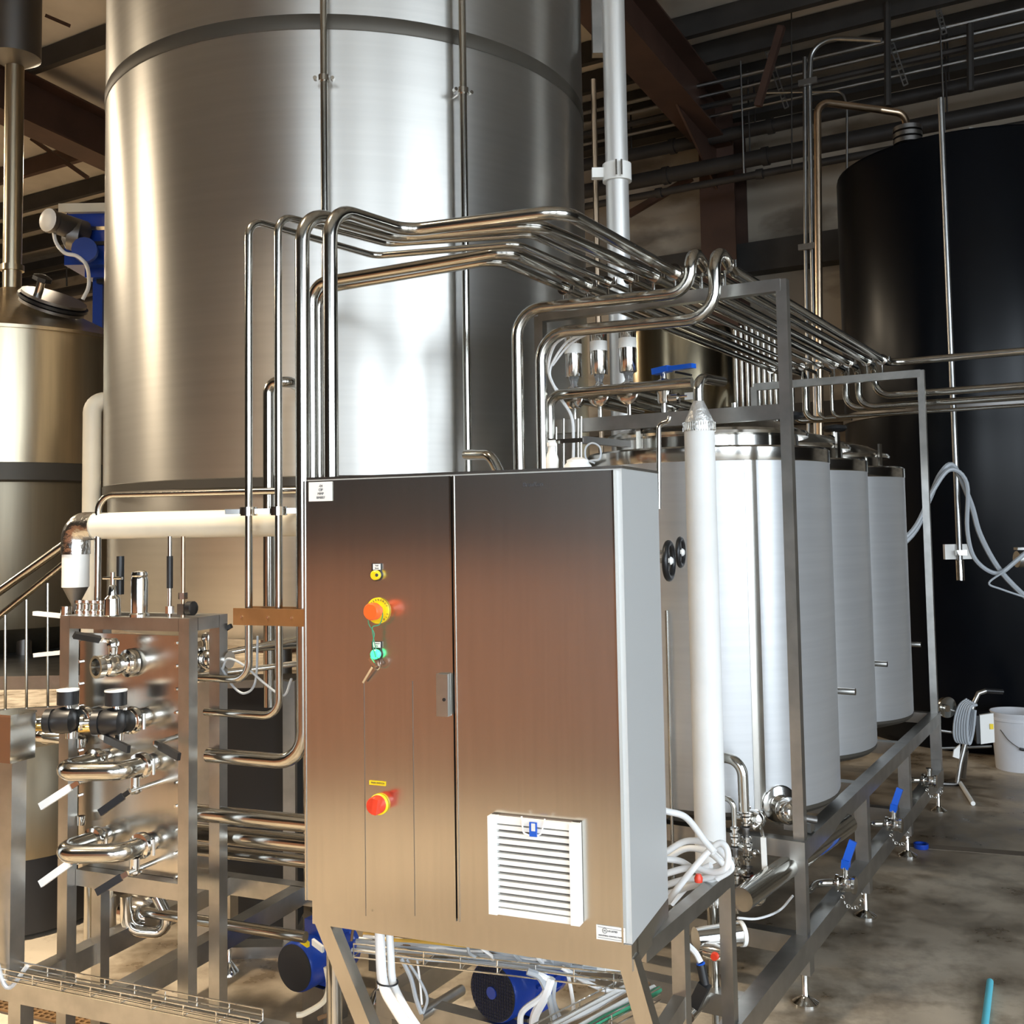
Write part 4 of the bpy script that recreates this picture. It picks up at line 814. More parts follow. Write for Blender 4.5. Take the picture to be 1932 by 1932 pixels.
# ------------------------------------------------------------------ cable trays and cables
def tray(name, p, q, wdir, w_, h, lab, step=.1, n=None):
    p, q = V(p), V(q); t = thing(name, p, lab, 'cable tray'); L = (q-p).length; d = (q-p)/L; wd = V(wdir)
    for s, z in ((0, h), (0, h*.5), (0, 0), (.33, 0), (.66, 0), (1, 0), (1, h*.5), (1, h)): MB().cyl(p+wd*w_*s+Z*z, q+wd*w_*s+Z*z, .0022, n=6).build('long_wire', CHROME, t)
    k = 0
    while k*step <= L:
        c = p+d*(k*step); MB().tube([c+Z*h, c, c+wd*w_, c+wd*w_+Z*h], .0020, 5).build('cross_wire', CHROME, t); k += 1
    return t
T1 = at(667, 1806, 2.88); T2 = at(1182, 1862, 2.66); T2.z = T1.z
wd1 = (T2-T1).normalized().cross(-Z).normalized(); wd1 = wd1 if wd1.y > 0 else -wd1
tray('wire_cable_tray', T1, T2, wd1, .14, .035, 'wire cable tray full of cables under the control cabinet')
A1 = SP(-.1, -.055, zb_+.04); A2 = SP(.8, -.055, zb_+.04)
tray('wire_cable_tray', A1, A2, KD, .05, .028, 'narrow wire cable tray along the front skid beam at the lower left')
B1 = at(985, 1945, 2.5); B2 = at(1186, 1865, 2.78); B1.z = B2.z
tray('wire_cable_tray', B1, B2, (B2-B1).normalized().cross(Z), .10, .03, 'wire cable tray slanting back beneath the right cabinet leg')
cols = [(HOSE, 'white'), (GREYC, 'grey'), (PVC, 'white'), (GREYC, 'grey'), (AMBER, 'amber'), (BROWNW, 'brown'), (HOSE, 'white'), (GREYC, 'grey')]
d1_ = (T2-T1).normalized()
for k in range(26):
    m, cn = cols[k % 8]; L = (T2-T1).length; a = random.uniform(-.02, .12)*L; b = L*random.uniform(.75, .99); pts = []
    off = .012+.116*random.random(); r = random.choice((.004, .005, .006, .008))
    for s in range(7):
        f = a+(b-a)*s/6; pts.append(T1+d1_*f+wd1*(off+random.uniform(-.012, .012))+Z*(.01+.035*(k % 13)/12+random.uniform(-.002, .004)))
    cable('tray_cable', pts, r, m, cn+' cable lying in the bundle in the tray under the control cabinet', 'cable', cn+' cables in the tray under the cabinet', 6, 4)
for k in range(7):                                          # cables spilling over the tray edge
    x = 870+45*k+random.uniform(-12, 12); y = 1772+ (x-860)*.105
    pts = [at(x, y-8, 2.80), at(x+random.uniform(-8, 12), y+12, 2.74), at(x+random.uniform(-5, 24), y+26, 2.76), at(x+random.uniform(15, 45), y+34, 2.80), at(x+random.uniform(40, 70), y+20, 2.84)]
    cable('loose_cable', pts, random.choice((.004, .006)), (GREYC, HOSE)[k % 2], ('grey', 'white')[k % 2]+' cable drooping over the front edge of the tray under the cabinet', 'cable', ('grey', 'white')[k % 2]+' cables drooping over the tray edge', 6)
for k in range(5):
    cable('tray_cable', [B1+(B2-B1)*f+(B2-B1).normalized().cross(Z)*(.015+.017*k)+Z*(.012+.006*random.random()) for f in (-.15, .2, .5, .8, 1.05)], .008, (PVC, HOSE, COPPER, PVC, GWIRE)[k], ('white', 'white', 'copper-coloured', 'white', 'green')[k]+' cable in the slanting tray beneath the right cabinet leg', 'cable', ('white', 'white', 'copper', 'white', 'green')[k]+' cables in the slanting tray')
big = cable('thick_hose', [at(716, 1738, 2.62), at(718, 1800, 2.60), at(724, 1860, 2.56), at(748, 1905, 2.5), at(788, 1965, 2.45)], .0125, HOSE, 'thick white conduit dropping under the cabinet, left of the pair', 'hose', None, 14)
cable('thick_hose', [at(734, 1742, 2.64), at(737, 1800, 2.62), at(742, 1855, 2.58), at(766, 1905, 2.52), at(806, 1965, 2.47)], .0095, HOSE, 'thinner white conduit dropping under the cabinet, right of the pair', 'hose', None, 14)
c = at(731, 1852, 2.57); tag(MB().torus(c, V((.1, 0, 1)), .0245, .0022, 20, 6).build('zip_tie', BLACK), 'black cable tie round the two white conduits', 'cable tie')
for k, (pts, r, m, lab) in enumerate([
    ([(757, 1808), (775, 1845), (785, 1885), (795, 1912)], .006, GREYC, 'grey cable hanging below the tray, leftmost of the thin ones'), ([(767, 1810), (795, 1855), (806, 1885), (798, 1912)], .004, GREYC, 'thin grey cable curving below the tray beside the conduits'), ([(787, 1812), (792, 1850), (796, 1895)], .003, HOSE, 'thinnest pale cable hanging straight below the tray'),
    ([(1005, 1835), (1035, 1850), (1022, 1880), (985, 1910), (982, 1950)], .008, HOSE, 'white cable arching over the blue fan motor'), ([(995, 1832), (1020, 1845), (1038, 1890), (1050, 1950)], .009, GREYC, 'thick grey cable in front of the blue fan motor'), ([(1040, 1845), (1028, 1880), (1010, 1915), (1005, 1950)], .012, HOSE, 'thick white cable hanging in front of the blue motor'), ([(1048, 1850), (1045, 1885), (1055, 1915), (1065, 1940)], .005, GREYC, 'thin grey cable right of the thick white one by the blue motor'), ([(1072, 1840), (1078, 1870), (1082, 1905), (1078, 1950)], .005, HOSE, 'thin white cable hanging right of the blue motor'), ([(1060, 1825), (1110, 1855), (1150, 1870), (1185, 1868)], .006, HOSE, 'white cable sweeping right beneath the tray to the cabinet leg'),
    ([(615, 1825), (620, 1860), (610, 1890), (575, 1912), (560, 1915)], .008, CREAM, 'cream cable falling from the left blue motor'), ([(632, 1830), (640, 1870), (635, 1905), (600, 1922)], .006, BROWNW, 'brown cable falling beside the slanted cabinet leg')]):
    cable('hanging_cable', [at(x, y, 2.72 if pts[0][0] > 900 else 2.85 if pts[0][0] > 700 else 3.15) for x, y in pts], r, m, lab)
cable('brown_wire', [at(663, 1775, 2.9), at(668, 1752, 2.9), at(690, 1745, 2.9), at(705, 1757, 2.9)], .004, BROWNW, 'brown wire arching beside the conduits under the cabinet')
# blue motors
def motor(c, ax, r, L, lab, grille):
    ax = V(ax).normalized(); t = thing('electric_motor', c, lab, 'motor'); sx = ax.cross(Z).normalized(); uz = sx.cross(ax)
    MB().lathe([(r*.95, 0), (r, .01), (r, L*.35), (r*.9, L*.36), (r*.9, L*.9), (r*.98, L*.92), (r*.98, L), (r*.5, L+.02)], c, ax, 36).build('motor_housing', BLUEP, t)
    for k in range(14):
        a = 2*PI*k/14; d = sx*math.cos(a)+uz*math.sin(a); MB().bar(c+ax*L*.38+d*r*.93, c+ax*L*.88+d*r*.93, .006, .016, d).build('cooling_fin', BLUEP, t, False)
    g = MB().lathe([(r*.93, -.003), (r*.93, .002)], c, ax, 36).build('fan_grille', RUB, t)
    if grille:
        mb = MB(); n = 17
        for k in range(1, n):
            o = -r*.9+1.8*r*k/n; h = math.sqrt(max(r*r*.81-o*o, 0))
            mb.bar(c-ax*.005+sx*o-uz*h, c-ax*.005+sx*o+uz*h, .0014, .002, sx).bar(c-ax*.005+uz*o-sx*h, c-ax*.005+uz*o+sx*h, .0014, .002, uz)
        mb.build('grille_wires', mat('dark_blue_grille', (.02, .025, .06), .5, .5), g, False); MB().lathe([(r*.2, -.008), (r*.2, -.004)], c, ax, 20).build('grille_centre', BLUEP, g)
    MB().box(c+ax*L*.55+uz*(r+.018), (r*.9, L*.4, .05), sx, ax, uz).build('terminal_box', BLUEP, t, False)
    MB().box(c+ax*L*.6-uz*r*.92+sx*0, (r*1.5, L*.4, .02), sx, ax, uz).build('motor_foot', BLUEP, t, False)
    zf = (c+ax*L*.6-uz*r*.92).z-.01; q = c+ax*L*.6-uz*r*.92
    if zf > .04: MB().box(V((q.x, q.y, zf/2-.002)), (r*1.2, L*.5, zf-.004), sx, V((ax.x, ax.y, 0)).normalized()).build('pedestal', FRAME, t, False)
    return t
m1 = motor(at(556, 1826, 3.35), V((.55, .83, .0)), .075, .22, 'blue electric motor left of the slanted cabinet leg', False)
p = at(575, 1778, 3.3); MB().box(p, (.03, .012, .014), V((.8, -.5, -.3)).normalized(), V((.5, .8, 0)).normalized()).build('yellow_plate', YEL, m1, False); MB().box(at(600, 1784, 3.32), (.045, .01, .018), V((.8, -.5, -.35)).normalized(), V((.5, .8, 0)).normalized()).build('rating_plate', PVC, m1, False)
motor(at(930, 1872, 2.95), V((.62, .78, 0)), .082, .24, 'blue electric motor with a wire fan grille under the cabinet tray', True)
pipe('grey_strut', [at(790, 1918, 3.0), at(870, 1868, 3.2)], .016, FRAME, 'short pale strut slanting behind the hanging cables', 'strut')
# ------------------------------------------------------------------ lagged white upright pipe, coil and valve stack right of the cabinet
wq = pln(1338, 1500, FP(0, -.17, 0), FD); wr = .0495
wz0, wz1 = at(1353, 1700, wq.y).z, at(1320, 800, wq.y).z
wp_ = thing('white_lagged_pipe', V((wq.x, wq.y, .2)), 'thick white lagged upright pipe right of the control cabinet', 'pipe')
MB().lathe([(wr-.006, wz0), (wr, wz0+.006), (wr+.001, (wz0+wz1)/2), (wr, wz1)], V((wq.x, wq.y, 0)), Z, 32).build('lagging', WHITE, wp_)
MB().lathe([(wr+.002, wz1-.02), (wr+.002, wz1), (.018, wz1+.075), (.015, wz1+.08)], V((wq.x, wq.y, 0)), Z, 32).build('cone_cover', mat('dimpled_foil_cone', (.75, .74, .71), .35, .7, 0, 60, (1, 1, 1), .5), wp_)
mb = MB()
for k in range(40): a = 2*PI*k/40; d = V((math.cos(a), math.sin(a), 0)); mb.box(V((wq.x, wq.y, wz1-.01))+d*(wr+.002), (.003, .004, .03), d.cross(Z), d)
mb.build('crimped_edge', FOIL, wp_, False)
mb = MB()
for k in range(40): a = 2*PI*k/40; d = V((math.cos(a), math.sin(a), 0)); mb.box(V((wq.x, wq.y, wz0+.01))+d*(wr-.001), (.003, .004, .03), d.cross(Z), d)
mb.build('crimped_edge', FOIL, wp_, False)
tq = V((wq.x, wq.y, at(1322, 712, wq.y).z))
MB().tube(fil([V((wq.x, wq.y, wz1+.07)), tq, tq+FD*.16+FX*.03], .05), .0175, 16).build('upper_pipe', PIPE, wp_); MB().cyl(V((wq.x, wq.y, .10)), V((wq.x, wq.y, wz0+.01)), .0175).build('lower_pipe', PIPE, wp_)
# manifold pipe with three canister valves
mq = FP(0, -.10, 0); ml = pln(1036, 748, mq, FD); mr = pln(1306, 720, mq, FD); ml.z = mr.z = (ml.z+mr.z)/2
pipe('manifold_pipe', [ml-Z*.16, ml, mr], .019, PIPE, 'level manifold pipe running in front of the three canister valves', 'pipe', .05)
cq = pln(1083, 735, FP(0, .0, 0), FD)
cv = thing('canister_valve', cq, 'upright steel canister valve with a paper label, leftmost of three', 'valve')
MB().lathe([(.030, 0), (.032, .003), (.032, .165), (.030, .168)], cq+Z*.045, Z, 24).build('canister', CHROME, cv)
MB().lathe([(.018, 0), (.018, .012), (.008, .018)], cq+Z*.213, Z, 14).build('black_cap', BLACK, cv); MB().box(cq+Z*.222-FX*.022, (.014, .014, .016), FX, FD).build('red_plug', RED, cv, False)
MB().lathe([(.020, .0), (.012, .02), (.020, .045)], cq, Z, 18).build('yoke', GLASS, cv)
MB().lathe([(.034, -.016), (.042, -.012), (.042, .012), (.034, .016)], cq-Z*.03, FD, 26).build('valve_disc', CHROME, cv); MB().cyl(cq-Z*.03-FD*.10+FD*.04, cq-Z*.03+FD*.6, .022).build('branch_pipe', PIPE, cv)
MB().cyl(V((cq.x, cq.y, ZM+.02)), cq-Z*.07, .007, n=8).build('standoff', CHROME, cv)
lbx = MB(); lbx.lathe([(.0325, 0), (.0325, .036)], cq+Z*.145-Z*.012, Z, 24, False, False); lbx.build('paper_label', PVC, cv)
for k, px in ((1, 1131), (2, 1186)):
    q = pln(px, 735, FP(0, 0, 0), FD); q.z = cq.z; dup(cv, q, ('upright steel canister valve with a paper label, middle of three', 'upright steel canister valve with a paper label, rightmost of three')[k-1])
bvq = pln(1252, 725, FP(0, .05, 0), FD)
t = thing('blue_handled_valve', bvq, 'valve with a long blue lever above the level manifold pipe', 'valve')
MB().lathe([(.02, -.06), (.024, -.05), (.024, -.03), (.03, -.02), (.03, .02), (.012, .03), (.010, .06)], bvq-Z*.01, Z, 18).build('valve_body', CHROME, t)
a = pln(1234, 702, FP(0, .03, 0), FD); b = pln(1309, 690, FP(0, -.02, 0), FD); MB().bar(a, a+(b-a)*.4+Z*.004, .03, .022).bar(a+(b-a)*.36+Z*.003, b, .026, .016).build('lever', BLUE, t, False)
MB().bar(pln(1275, 702, FP(0, .1, 0), FD), pln(1304, 708, FP(0, .1, 0), FD), .016, .008).build('black_lever', BLACK, t, False); MB().cyl(V((bvq.x, bvq.y, ZM+.02)), bvq-Z*.06, .010, n=10).build('standoff', CHROME, t)
MB().lathe([(.012, -.02), (.02, -.016), (.02, .016), (.012, .02)], bvq-Z*.055+FX*.04, FX, 16).build('side_union', CHROME, t); MB().box(bvq-Z*.05+FX*.10, (.04, .008, .025), FX, FD).build('tag_plate', PVC, t, False); MB().cyl(bvq-Z*.05, bvq-Z*.05+FX*.09, .006, n=8).build('tag_arm', CHROME, t)
cp = [pln(x, 660, FP(0, 0, 0), FD) for x in (1083, 1131, 1186)]; zt_ = cq.z+.23
fr = FP(0, -.06, 0)
cable('white_air_tube', [V((cp[0].x, cp[0].y, zt_)), pln(1066, 634, fr, FD), pln(1044, 655, fr, FD), pln(1035, 700, fr, FD), pln(1054, 745, fr, FD), pln(1078, 785, fr, FD), pln(1082, 830, fr, FD), pln(1081, 884, fr, FD)], .006, HOSE, 'white air tube looping left from the first canister valve down to the cabinet top', 'tube')
cable('white_air_tube', [V((cp[1].x, cp[1].y, zt_)), pln(1110, 628, fr, FD), pln(1070, 645, fr, FD), pln(1040, 690, fr, FD), pln(1040, 718, fr, FD), pln(1056, 742, fr, FD)], .005, HOSE, 'white air tube arching from the middle canister valve', 'tube')
cable('white_air_tube', [V((cp[2].x, cp[2].y, zt_)), pln(1160, 620, fr, FD), pln(1120, 626, fr, FD), pln(1075, 650, fr, FD), pln(1042, 690, fr, FD)], .004, HOSE, 'white air tube arching from the rightmost canister valve', 'tube')
# behind the cabinet top
KT = K0.z+KH
def kt(px, py, v): return pln(px, py, K0+KD*v, KD)
c = kt(1042, 888, .16); c.z = KT+.006; tag(MB().lathe([(.015, 0), (.016, .03), (.013, .04), (.009, .05), (.009, .06), (.012, .062), (.012, .07)], c, Z, 16).build('cable_gland', PVC), 'white upright cable gland on the cabinet top', 'gland')
c = kt(1090, 886, .16); c.z = KT+.006; tag(MB().lathe([(.034, 0), (.033, .012), (.026, .02), (.026, .026), (.012, .032)], c, Z, 20).build('cable_gland', PVC), 'wide white cable gland on the cabinet top', 'gland')
cable('coiled_wire', [kt(1104, 884, .3), kt(1112, 870, .3), kt(1131, 866, .3), kt(1132, 845, .3), kt(1118, 836, .3), kt(1105, 845, .3), kt(1106, 866, .3), kt(1122, 874, .3)], .0025, GREYC, 'thin pale wire coiled in a ring above the cabinet', 'wire')
sr = thing('sensor_rack', kt(1070, 830, .55), 'small rack of upright thin rods behind the cabinet top', 'rack')
for x, y0, y1 in ((1049, 806, 880), (1063, 790, 880), (1090, 790, 880), (1096, 786, 880)): MB().cyl(kt(x, 1100, .55), kt(x, y0, .55), .0035, n=8).build('rod', PIPE, sr)
MB().bar(kt(1036, 834, .55), kt(1100, 830, .55), .008, .012).build('bar', PIPE, sr, False); MB().box(kt(1041, 834, .53), (.02, .01, .01), KX, KD).build('white_tag', PVC, sr, False)
MB().bar(kt(1100, 830, .55), kt(1185, 838, 1.0), .02, .02).build('dark_arm', DARKST, sr, False)
pipe('elbow_pipe', [kt(880, 858, .95), kt(925, 858, .85), kt(946, 900, .85), kt(948, 1000, .85)], .017, PIPE, 'short bent pipe emerging behind the cabinet top in front of the tall tank', 'pipe', .045)
pipe('vent_tube', [kt(1243, 960, .6), kt(1243, 800, .6), kt(1262, 795, .6), kt(1264, 786, .6)], .0065, PIPE, 'thin vent tube with a bent tip left of the white lagged pipe', 'pipe', .02)
# handwheels
for x, y, h, d, lab in ((1262, 1058, 38, 3.0, 'larger black handwheel at the cabinet right edge'), (1284, 1042, 29, 3.2, 'smaller black handwheel beside the white lagged pipe')):
    c = at(x, y, d); R = h*d/2004; ax = V((.93, -.36, 0)).normalized(); t = thing('handwheel', c, lab, 'handwheel')
    MB().torus(c, ax, R*.87, R*.16, 36, 10).build('rim', BLACK, t)
    for k in range(3):
        a = 2.09*k+.4; e = Z*math.cos(a)+ax.cross(Z)*math.sin(a); MB().bar(c+ax*.0, c+e*R*.82, .010, .008, ax).build('spoke', BLACK, t, False)
    MB().lathe([(.010, -.01), (.012, .006), (.007, .012)], c, ax, 14).build('hub', PVC, t); MB().cyl(c-ax*.14, c-ax*.005, .007, n=10).build('spindle', CHROME, t); MB().lathe([(.02, 0), (.026, .01), (.026, .06), (.02, .07)], c-ax*.2, ax, 16).build('valve_body', CHROME, t)
# level pipes between cabinet and white pipe
fq = FP(0, -.02, 0)
for y, r, lab in ((1420, .016, 'upper level pipe between the cabinet and the white lagged pipe'), (1490, .011, 'lower level pipe between the cabinet and the white lagged pipe')):
    a, b = pln(1225, y-4, fq, FD), pln(1318, y+2, fq, FD); b.z = a.z; tag(MB().cyl(a, b, r, n=14).build('level_pipe', PIPE), lab, 'pipe')
a = pln(1264, 1400, FP(0, -.06, 0), FD); tag(MB().cyl(V((a.x, a.y, .22)), V((a.x, a.y, 1.25)), .006, n=10).build('thin_pipe', PIPE), 'thin upright pipe just right of the cabinet side', 'pipe')
e0, e1, e2 = pln(1340, 1428, FP(0, -.1, 0), FD), pln(1400, 1432, FP(0, -.1, 0), FD), pln(1404, 1530, FP(0, -.1, 0), FD)
pipe('elbow_pipe', [e0, e1, e2], .0175, PIPE, 'bent polished pipe dropping from behind the white lagged pipe', 'pipe', .06, None, 16)
g0, g1, g2 = pln(1350, 1503, FP(0, -.12, 0), FD), pln(1384, 1508, FP(0, -.12, 0), FD), pln(1386, 1570, FP(0, -.12, 0), FD)
pipe('elbow_pipe', [g0, g1, g2], .009, PIPE, 'thinner bent pipe beside the larger elbow right of the white pipe', 'pipe', .035)
def stack(x, y0, y1, v, r, lab):
    a, b = pln(x, y0, FP(0, v, 0), FD), pln(x+2, y1, FP(0, v, 0), FD); b.x, b.y = a.x, a.y; t = thing('valve_stack', b, lab, 'valve'); L = a.z-b.z; n = 9
    for k in range(n):
        z = b.z+L*k/n; h = L/n; f = 1+.3*((k*7) % 3-1)
        MB().lathe([(r*.6, 0), (r*f, h*.08), (r*f, h*.3), (r*.75, h*.36), (r*.75, h*.7), (r*1.15, h*.74), (r*1.15, h*.92), (r*.6, h)], V((a.x, a.y, z)), Z, 16).build('union_ring', CHROME if k % 4 != 2 else DARKST, t)
    for k in range(3): 
        z = b.z+L*(.2+.3*k); MB().lathe([(r*.5, 0), (r*.8, .01), (r*.8, .03), (r*.5, .034)], V((a.x, a.y, z))+FX*r*.8, (FX-FD*.6).normalized(), 12).build('side_plug', CHROME if k else RED, t)
    return t
stack(1386, 1560, 1722, -.13, .013, 'slim stack of steel valve fittings under the thin bent pipe'); stack(1406, 1520, 1690, -.08, .016, 'thicker stack of steel valve fittings under the larger bent pipe')
c = pln(1427, 1545, FP(0, -.06, 0), FD); t = thing('side_actuator', c, 'toothed steel actuator beside the valve stack', 'actuator')
MB().lathe([(.012, -.03), (.026, -.028), (.03, 0), (.026, .02), (.012, .03)], c, (FX-FD*.4).normalized(), 14).build('actuator_body', CHROME, t); MB().cyl(c-FX*.07, c, .01).build('spindle', CHROME, t)
a, b = pln(1440, 1580, FP(0, -.12, 0), FD), pln(1443, 1644, FP(0, -.12, 0), FD); t = thing('lever_handle', b, 'white lever handle hanging beside the front rail of the small tanks', 'handle'); MB().bar(a, b, .016, .008, FD).build('grip', PVC, t, False); MB().cyl(a, c+FX*.01, .006, n=8).build('lever_arm', CHROME, t)
a, b = pln(1500, 1625, FP(0, .05, 0), FD), pln(1400, 1722, FP(0, -.35, 0), FD); t = thing('return_pipe', b, 'wide steel pipe slanting back beneath the small tanks', 'pipe'); b.z = a.z-.01
MB().cyl(b, a+(a-b)*1.2, .036, n=22).build('pipe_run', PIPE, t); MB().ball(b+(a-b)*.25-Z*.02, .03, 18).build('sight_bulb', CHROME, t)
c = pln(1395, 1762, FP(0, -.35, 0), FD); t = thing('pump_head', c, 'short polished cylinder with a white end ring low behind the stand post', 'pump'); MB().cyl(c-FX*.10-FD*.10, c, .034, n=22).build('pump_body', CHROME, t); MB().lathe([(.030, 0), (.037, 0), (.037, .012), (.030, .012)], c, (FX+FD).normalized(), 24, False, False).build('end_ring', PVC, t)
q = c-FX*.05-FD*.05; MB().bar(q-Z*.03, V((q.x, q.y, ZB+.03)), .03, .03, FX).build('pump_foot', FRAME, t, False)
cable('white_tube', [pln(1392, 1732, FP(0, -.2, 0), FD), pln(1430, 1733, FP(0, -.1, 0), FD), pln(1470, 1718, FP(0, 0.05, 0), FD), pln(1496, 1690, FP(0, .05, 0), FD)], .004, HOSE, 'thin white tube curving below the wide slanting pipe', 'tube')
pipe('level_pipe', [pln(1300, 1920, FP(0, -.75, 0), FD), pln(1350, 1860, FP(0, -.4, 0), FD)], .014, PIPE, 'polished pipe low between the two stand posts', 'pipe')
c = pln(1348, 1797, FP(0, -.5, 0), FD); t = thing('drain_fitting', c, 'round fitting with a red cap between the stand posts', 'fitting'); MB().lathe([(.02, -.03), (.024, 0), (.02, .03)], c, FX, 16).build('body', CHROME, t); MB().lathe([(.012, 0), (.010, .012)], c-FD*.022+FX*.01, -FD, 14).build('red_cap', RED, t); MB().cyl(c, V((c.x, c.y, 0)), .012).build('leg_pipe', PIPE, t)
cable('white_tube', [pln(1298, 1783, FP(0, -.8, 0), FD), pln(1312, 1797, FP(0, -.8, 0), FD), pln(1322, 1815, FP(0, -.8, 0), FD)], .008, HOSE, 'short white tube ending in a blue collar between the stand posts', 'tube'); c = pln(1322, 1818, FP(0, -.8, 0), FD)
t = thing('push_fitting', c, 'black push fitting with a blue collar between the stand posts', 'fitting'); MB().torus(c, V((.3, 0, -1)), .009, .003, 16, 6).build('blue_collar', BLUE, t); MB().cyl(c-Z*.002, c-Z*.05+FX*.01, .012, n=12).build('body', BLACK, t); MB().bar(c-Z*.05+FX*.01, c-Z*.11-FX*.02, .03, .03, FD).build('block', BLACK, t, False)
# coil of white tubing lying behind the cabinet side
u0 = FP(-.02, v2+.02, 0)
coil = [([(1255, 1530), (1290, 1545), (1330, 1585), (1352, 1605)], .0085, 'topmost white tube sweeping over the coil right of the cabinet'), ([(1250, 1612), (1290, 1590), (1340, 1592), (1372, 1612), (1378, 1640), (1350, 1660)], .0085, 'outermost white tube loop of the coil right of the cabinet'), ([(1250, 1625), (1290, 1604), (1335, 1606), (1362, 1622), (1366, 1640)], .0085, 'second white tube loop of the coil right of the cabinet'),
        ([(1250, 1650), (1300, 1640), (1350, 1645), (1376, 1630), (1368, 1600), (1345, 1598), (1300, 1650), (1262, 1700)], .0085, 'white tube crossing the coil in a long hairpin'), ([(1250, 1672), (1290, 1662), (1340, 1655), (1382, 1636)], .0085, 'lowest white tube of the coil, resting by the stand rail'), ([(1266, 1705), (1300, 1668), (1340, 1640), (1380, 1622)], .0085, 'white tube slanting down across the coil to the cabinet side'), ([(1250, 1620), (1280, 1628), (1315, 1640), (1345, 1630)], .0085, 'white tube passing through the middle of the coil'), ([(1250, 1690), (1285, 1680), (1330, 1664), (1360, 1650)], .0085, 'white tube at the bottom back of the coil')]
for k, (pts, r, lab) in enumerate(coil): cable('white_tube', [pln(x, y, FP(0, v2+.12+.022*((k*3) % 8), 0), FD)+FD*.015*math.sin(i*1.7) for i, (x, y) in enumerate(pts)], r, HOSE, lab, 'tube', None, 10)
c = pln(1318, 1664, FP(0, v2+.1, 0), FD); tag(MB().lathe([(.01, 0), (.011, .01), (.006, .02)], c, Z, 12).build('red_cap', RED), 'small red cap among the coiled white tubes', 'cap')
# ------------------------------------------------------------------ floor items on the right
bc = atz(1922, 1450, 0); 
bk = thing('plastic_bucket', bc, 'pale plastic bucket with a wire handle on the floor at the right edge', 'bucket')
MB().lathe([(.128, 0), (.13, .004), (.146, .30), (.152, .302), (.152, .318), (.147, .318), (.150, .335), (.153, .345), (.153, .352), (.148, .352), (.128, .02), (.02, .012)], bc, Z, 40, True, False).build('bucket_body', GREY, bk)
MB().tube(spl([bc+V((-.13, -.06, .25)), bc+V((-.10, -.115, .19)), bc+V((-.03, -.15, .145)), bc+V((.06, -.145, .155)), bc+V((.13, -.07, .24))], 6), .003, 6).build('wire_handle', DARKST, bk); MB().tube(spl([bc+V((-.055, -.146, .15)), bc+V((-.01, -.153, .142)), bc+V((.035, -.150, .146))], 5), .009, 8).build('grip', BLACK, bk)
Yt = 5.75
def tp(x, y, d=0): return at(x, y, Yt+d)
b0 = atz(1812, 1482, 0)
Yt = b0.y
tr = thing('hose_trolley', b0, 'small steel hose trolley with a coiled grey hose and a white box, beside the bucket', 'trolley')
MB().tube([tp(1806, 1478), tp(1812, 1440), tp(1822, 1400), tp(1828, 1360), tp(1838, 1325), tp(1846, 1308), tp(1860, 1303)], .014, 10).build('mast', FRAME, tr)
MB().cyl(tp(1858, 1303), tp(1892, 1305), .014, n=10).build('handle_grip', BLACK, tr); 
MB().tube([V((*tp(1812, 1484).xy, .014)), tp(1800, 1480), tp(1760, 1478)], .012, 10).build('axle', DARKST, tr); g = atz(1836, 1516, .012); MB().cyl(V((*tp(1812, 1484).xy, .014)), g, .012, n=10).build('stand_leg', PVC, tr); MB().cyl(tp(1822, 1415), tp(1817, 1466, .1), .016, n=10).build('rear_leg', FRAME, tr)
MB().lathe([(.02, -.012), (.06, -.012), (.062, 0), (.06, .012), (.02, .012)], tp(1786, 1334), V((.3, -.95, 0)), 28).build('wheel', PIPE, tr); MB().lathe([(.02, 0), (.02, .02)], tp(1784, 1336, -.02), V((.3, -.95, 0)), 14).build('wheel_hub', CHROME, tr); MB().tube([tp(1784, 1336), tp(1772, 1348), tp(1772, 1400), tp(1766, 1415)], .009, 8).build('crank_bar', PVC, tr)
MB().cyl(tp(1770, 1378), tp(1815, 1384), .008, n=8).build('cross_bar', FRAME, tr); MB().cyl(tp(1770, 1412), tp(1870, 1408, .05), .008, n=8).build('cross_bar', FRAME, tr); MB().cyl(tp(1784, 1336), tp(1828, 1352), .008, n=8).build('cross_bar', FRAME, tr)
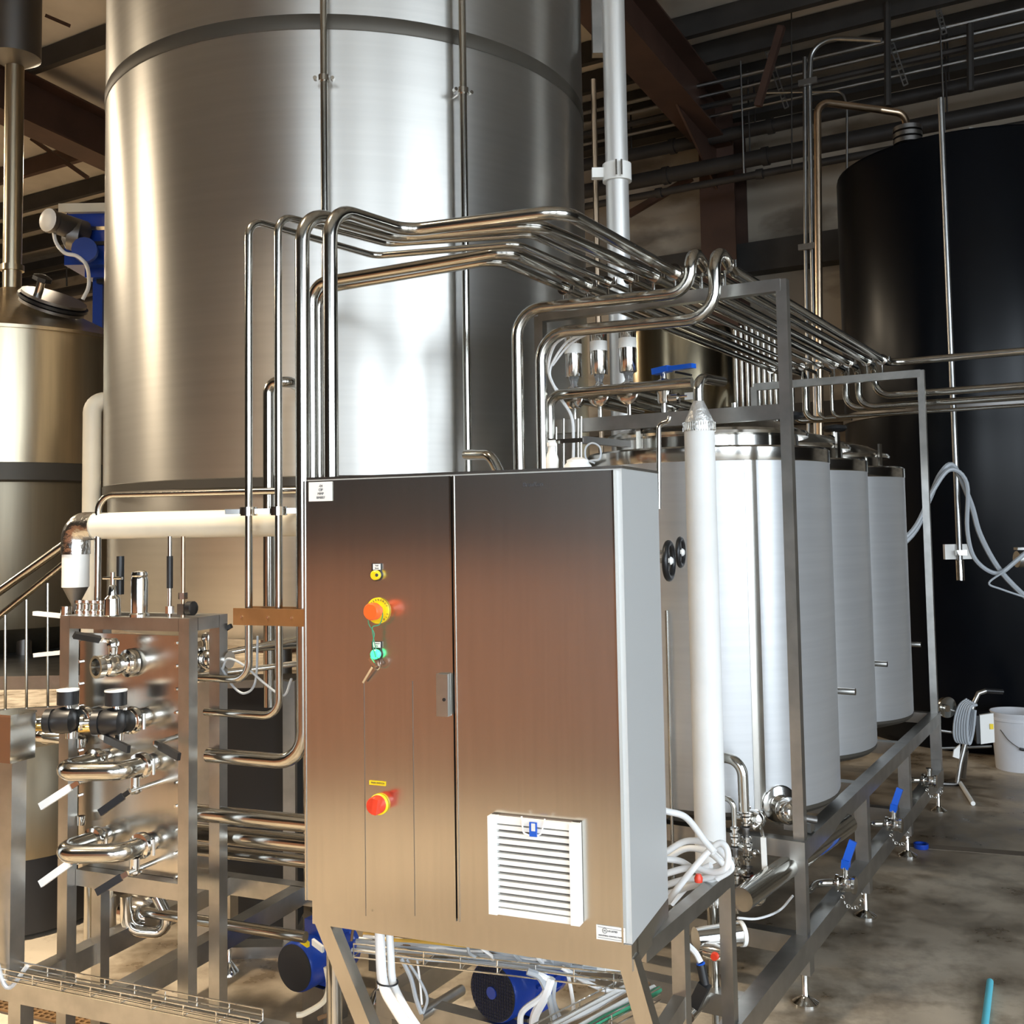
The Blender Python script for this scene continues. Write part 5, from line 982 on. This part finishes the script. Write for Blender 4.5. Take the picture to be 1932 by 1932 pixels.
MB().box(tp(1855, 1372), (.09, .13, .16), V((.95, -.3, .12)).normalized(), V((.3, .95, 0))).build('black_box', BLACK, tr, False); MB().box(tp(1862, 1374, -.06), (.075, .03, .165), V((.95, -.3, .2)).normalized(), V((.3, .95, 0))).build('white_cover', PVC, tr, False); MB().box(tp(1869, 1370, -.07), (.02, .03, .03)).build('yellow_knob', YEL, tr, False)
mb = tr
for k in range(6): 
    pts = [tp(1822+2*k, 1318+1.5*k), tp(1808+2.4*k, 1330), tp(1799+3*k, 1358), tp(1798+3.3*k, 1388), tp(1806+2.6*k, 1398), tp(1818+1.5*k, 1372), tp(1824+k, 1335)]
    MB().tube(spl([p+V((0, -.02-.012*k, 0)) for p in pts], 5), .008, 7).build('coiled_hose', GREYC, tr)
MB().poly([tp(1800, 1415), tp(1812, 1404), tp(1810, 1432), tp(1798, 1428)], (0, .01, 0)).build('rag', PVC, tr, False)
c = atz(1738, 1600, 0); tag(MB().lathe([(.032, 0), (.034, .004), (.034, .022), (.026, .022), (.026, .005), (.01, .004)], c, Z, 24, True, False).build('floor_bung', BLUEP), 'small dark blue bung lying on the floor by the drain slot', 'cap')
a, b = atz(1868, 1852, .011), atz(1855, 1960, .011); tag(MB().cyl(a, b, .011, n=12).build('turquoise_tube', TEAL), 'turquoise tube lying on the floor at the lower right corner', 'tube')
c = atz(1348, 1900, .0); tag(MB().box(c+Z*.012, (.03, .02, .022), FX, FD).build('white_fitting', PVC), 'small white plastic piece on the floor behind the stand posts', 'fitting')
# floor slot drain and rusty grating: recessed steel channels set into the floor
a, b = atz(1650, 1590, .001), atz(1990, 1616, .001); struct(MB().bar(a, b, .07, .004).build('trim_20', DRAIN, smooth=False))
g0 = pln(40, 1893, V((0, 0, .001)), Z); g0 = atz(40, 1897, .004)
gt = struct(MB().bar(g0-KX*.5, g0+KX*1.0-KD*.0, .12, .004).build('trim_21', DRAIN, smooth=False))
mb = MB()
for k in range(60): mb.bar(g0+KX*(-.5+.025*k)-KD*.055+Z*.004, g0+KX*(-.5+.025*k)+KD*.055+Z*.004, .010, .006)
for k in range(7): mb.bar(g0-KX*.5+KD*(-.055+.0183*k)+Z*.005, g0+KX*1.0+KD*(-.055+.0183*k)+Z*.005, .006, .006)
o = mb.build('grating_bars', GRATE, gt, False); o['kind'] = 'stuff'
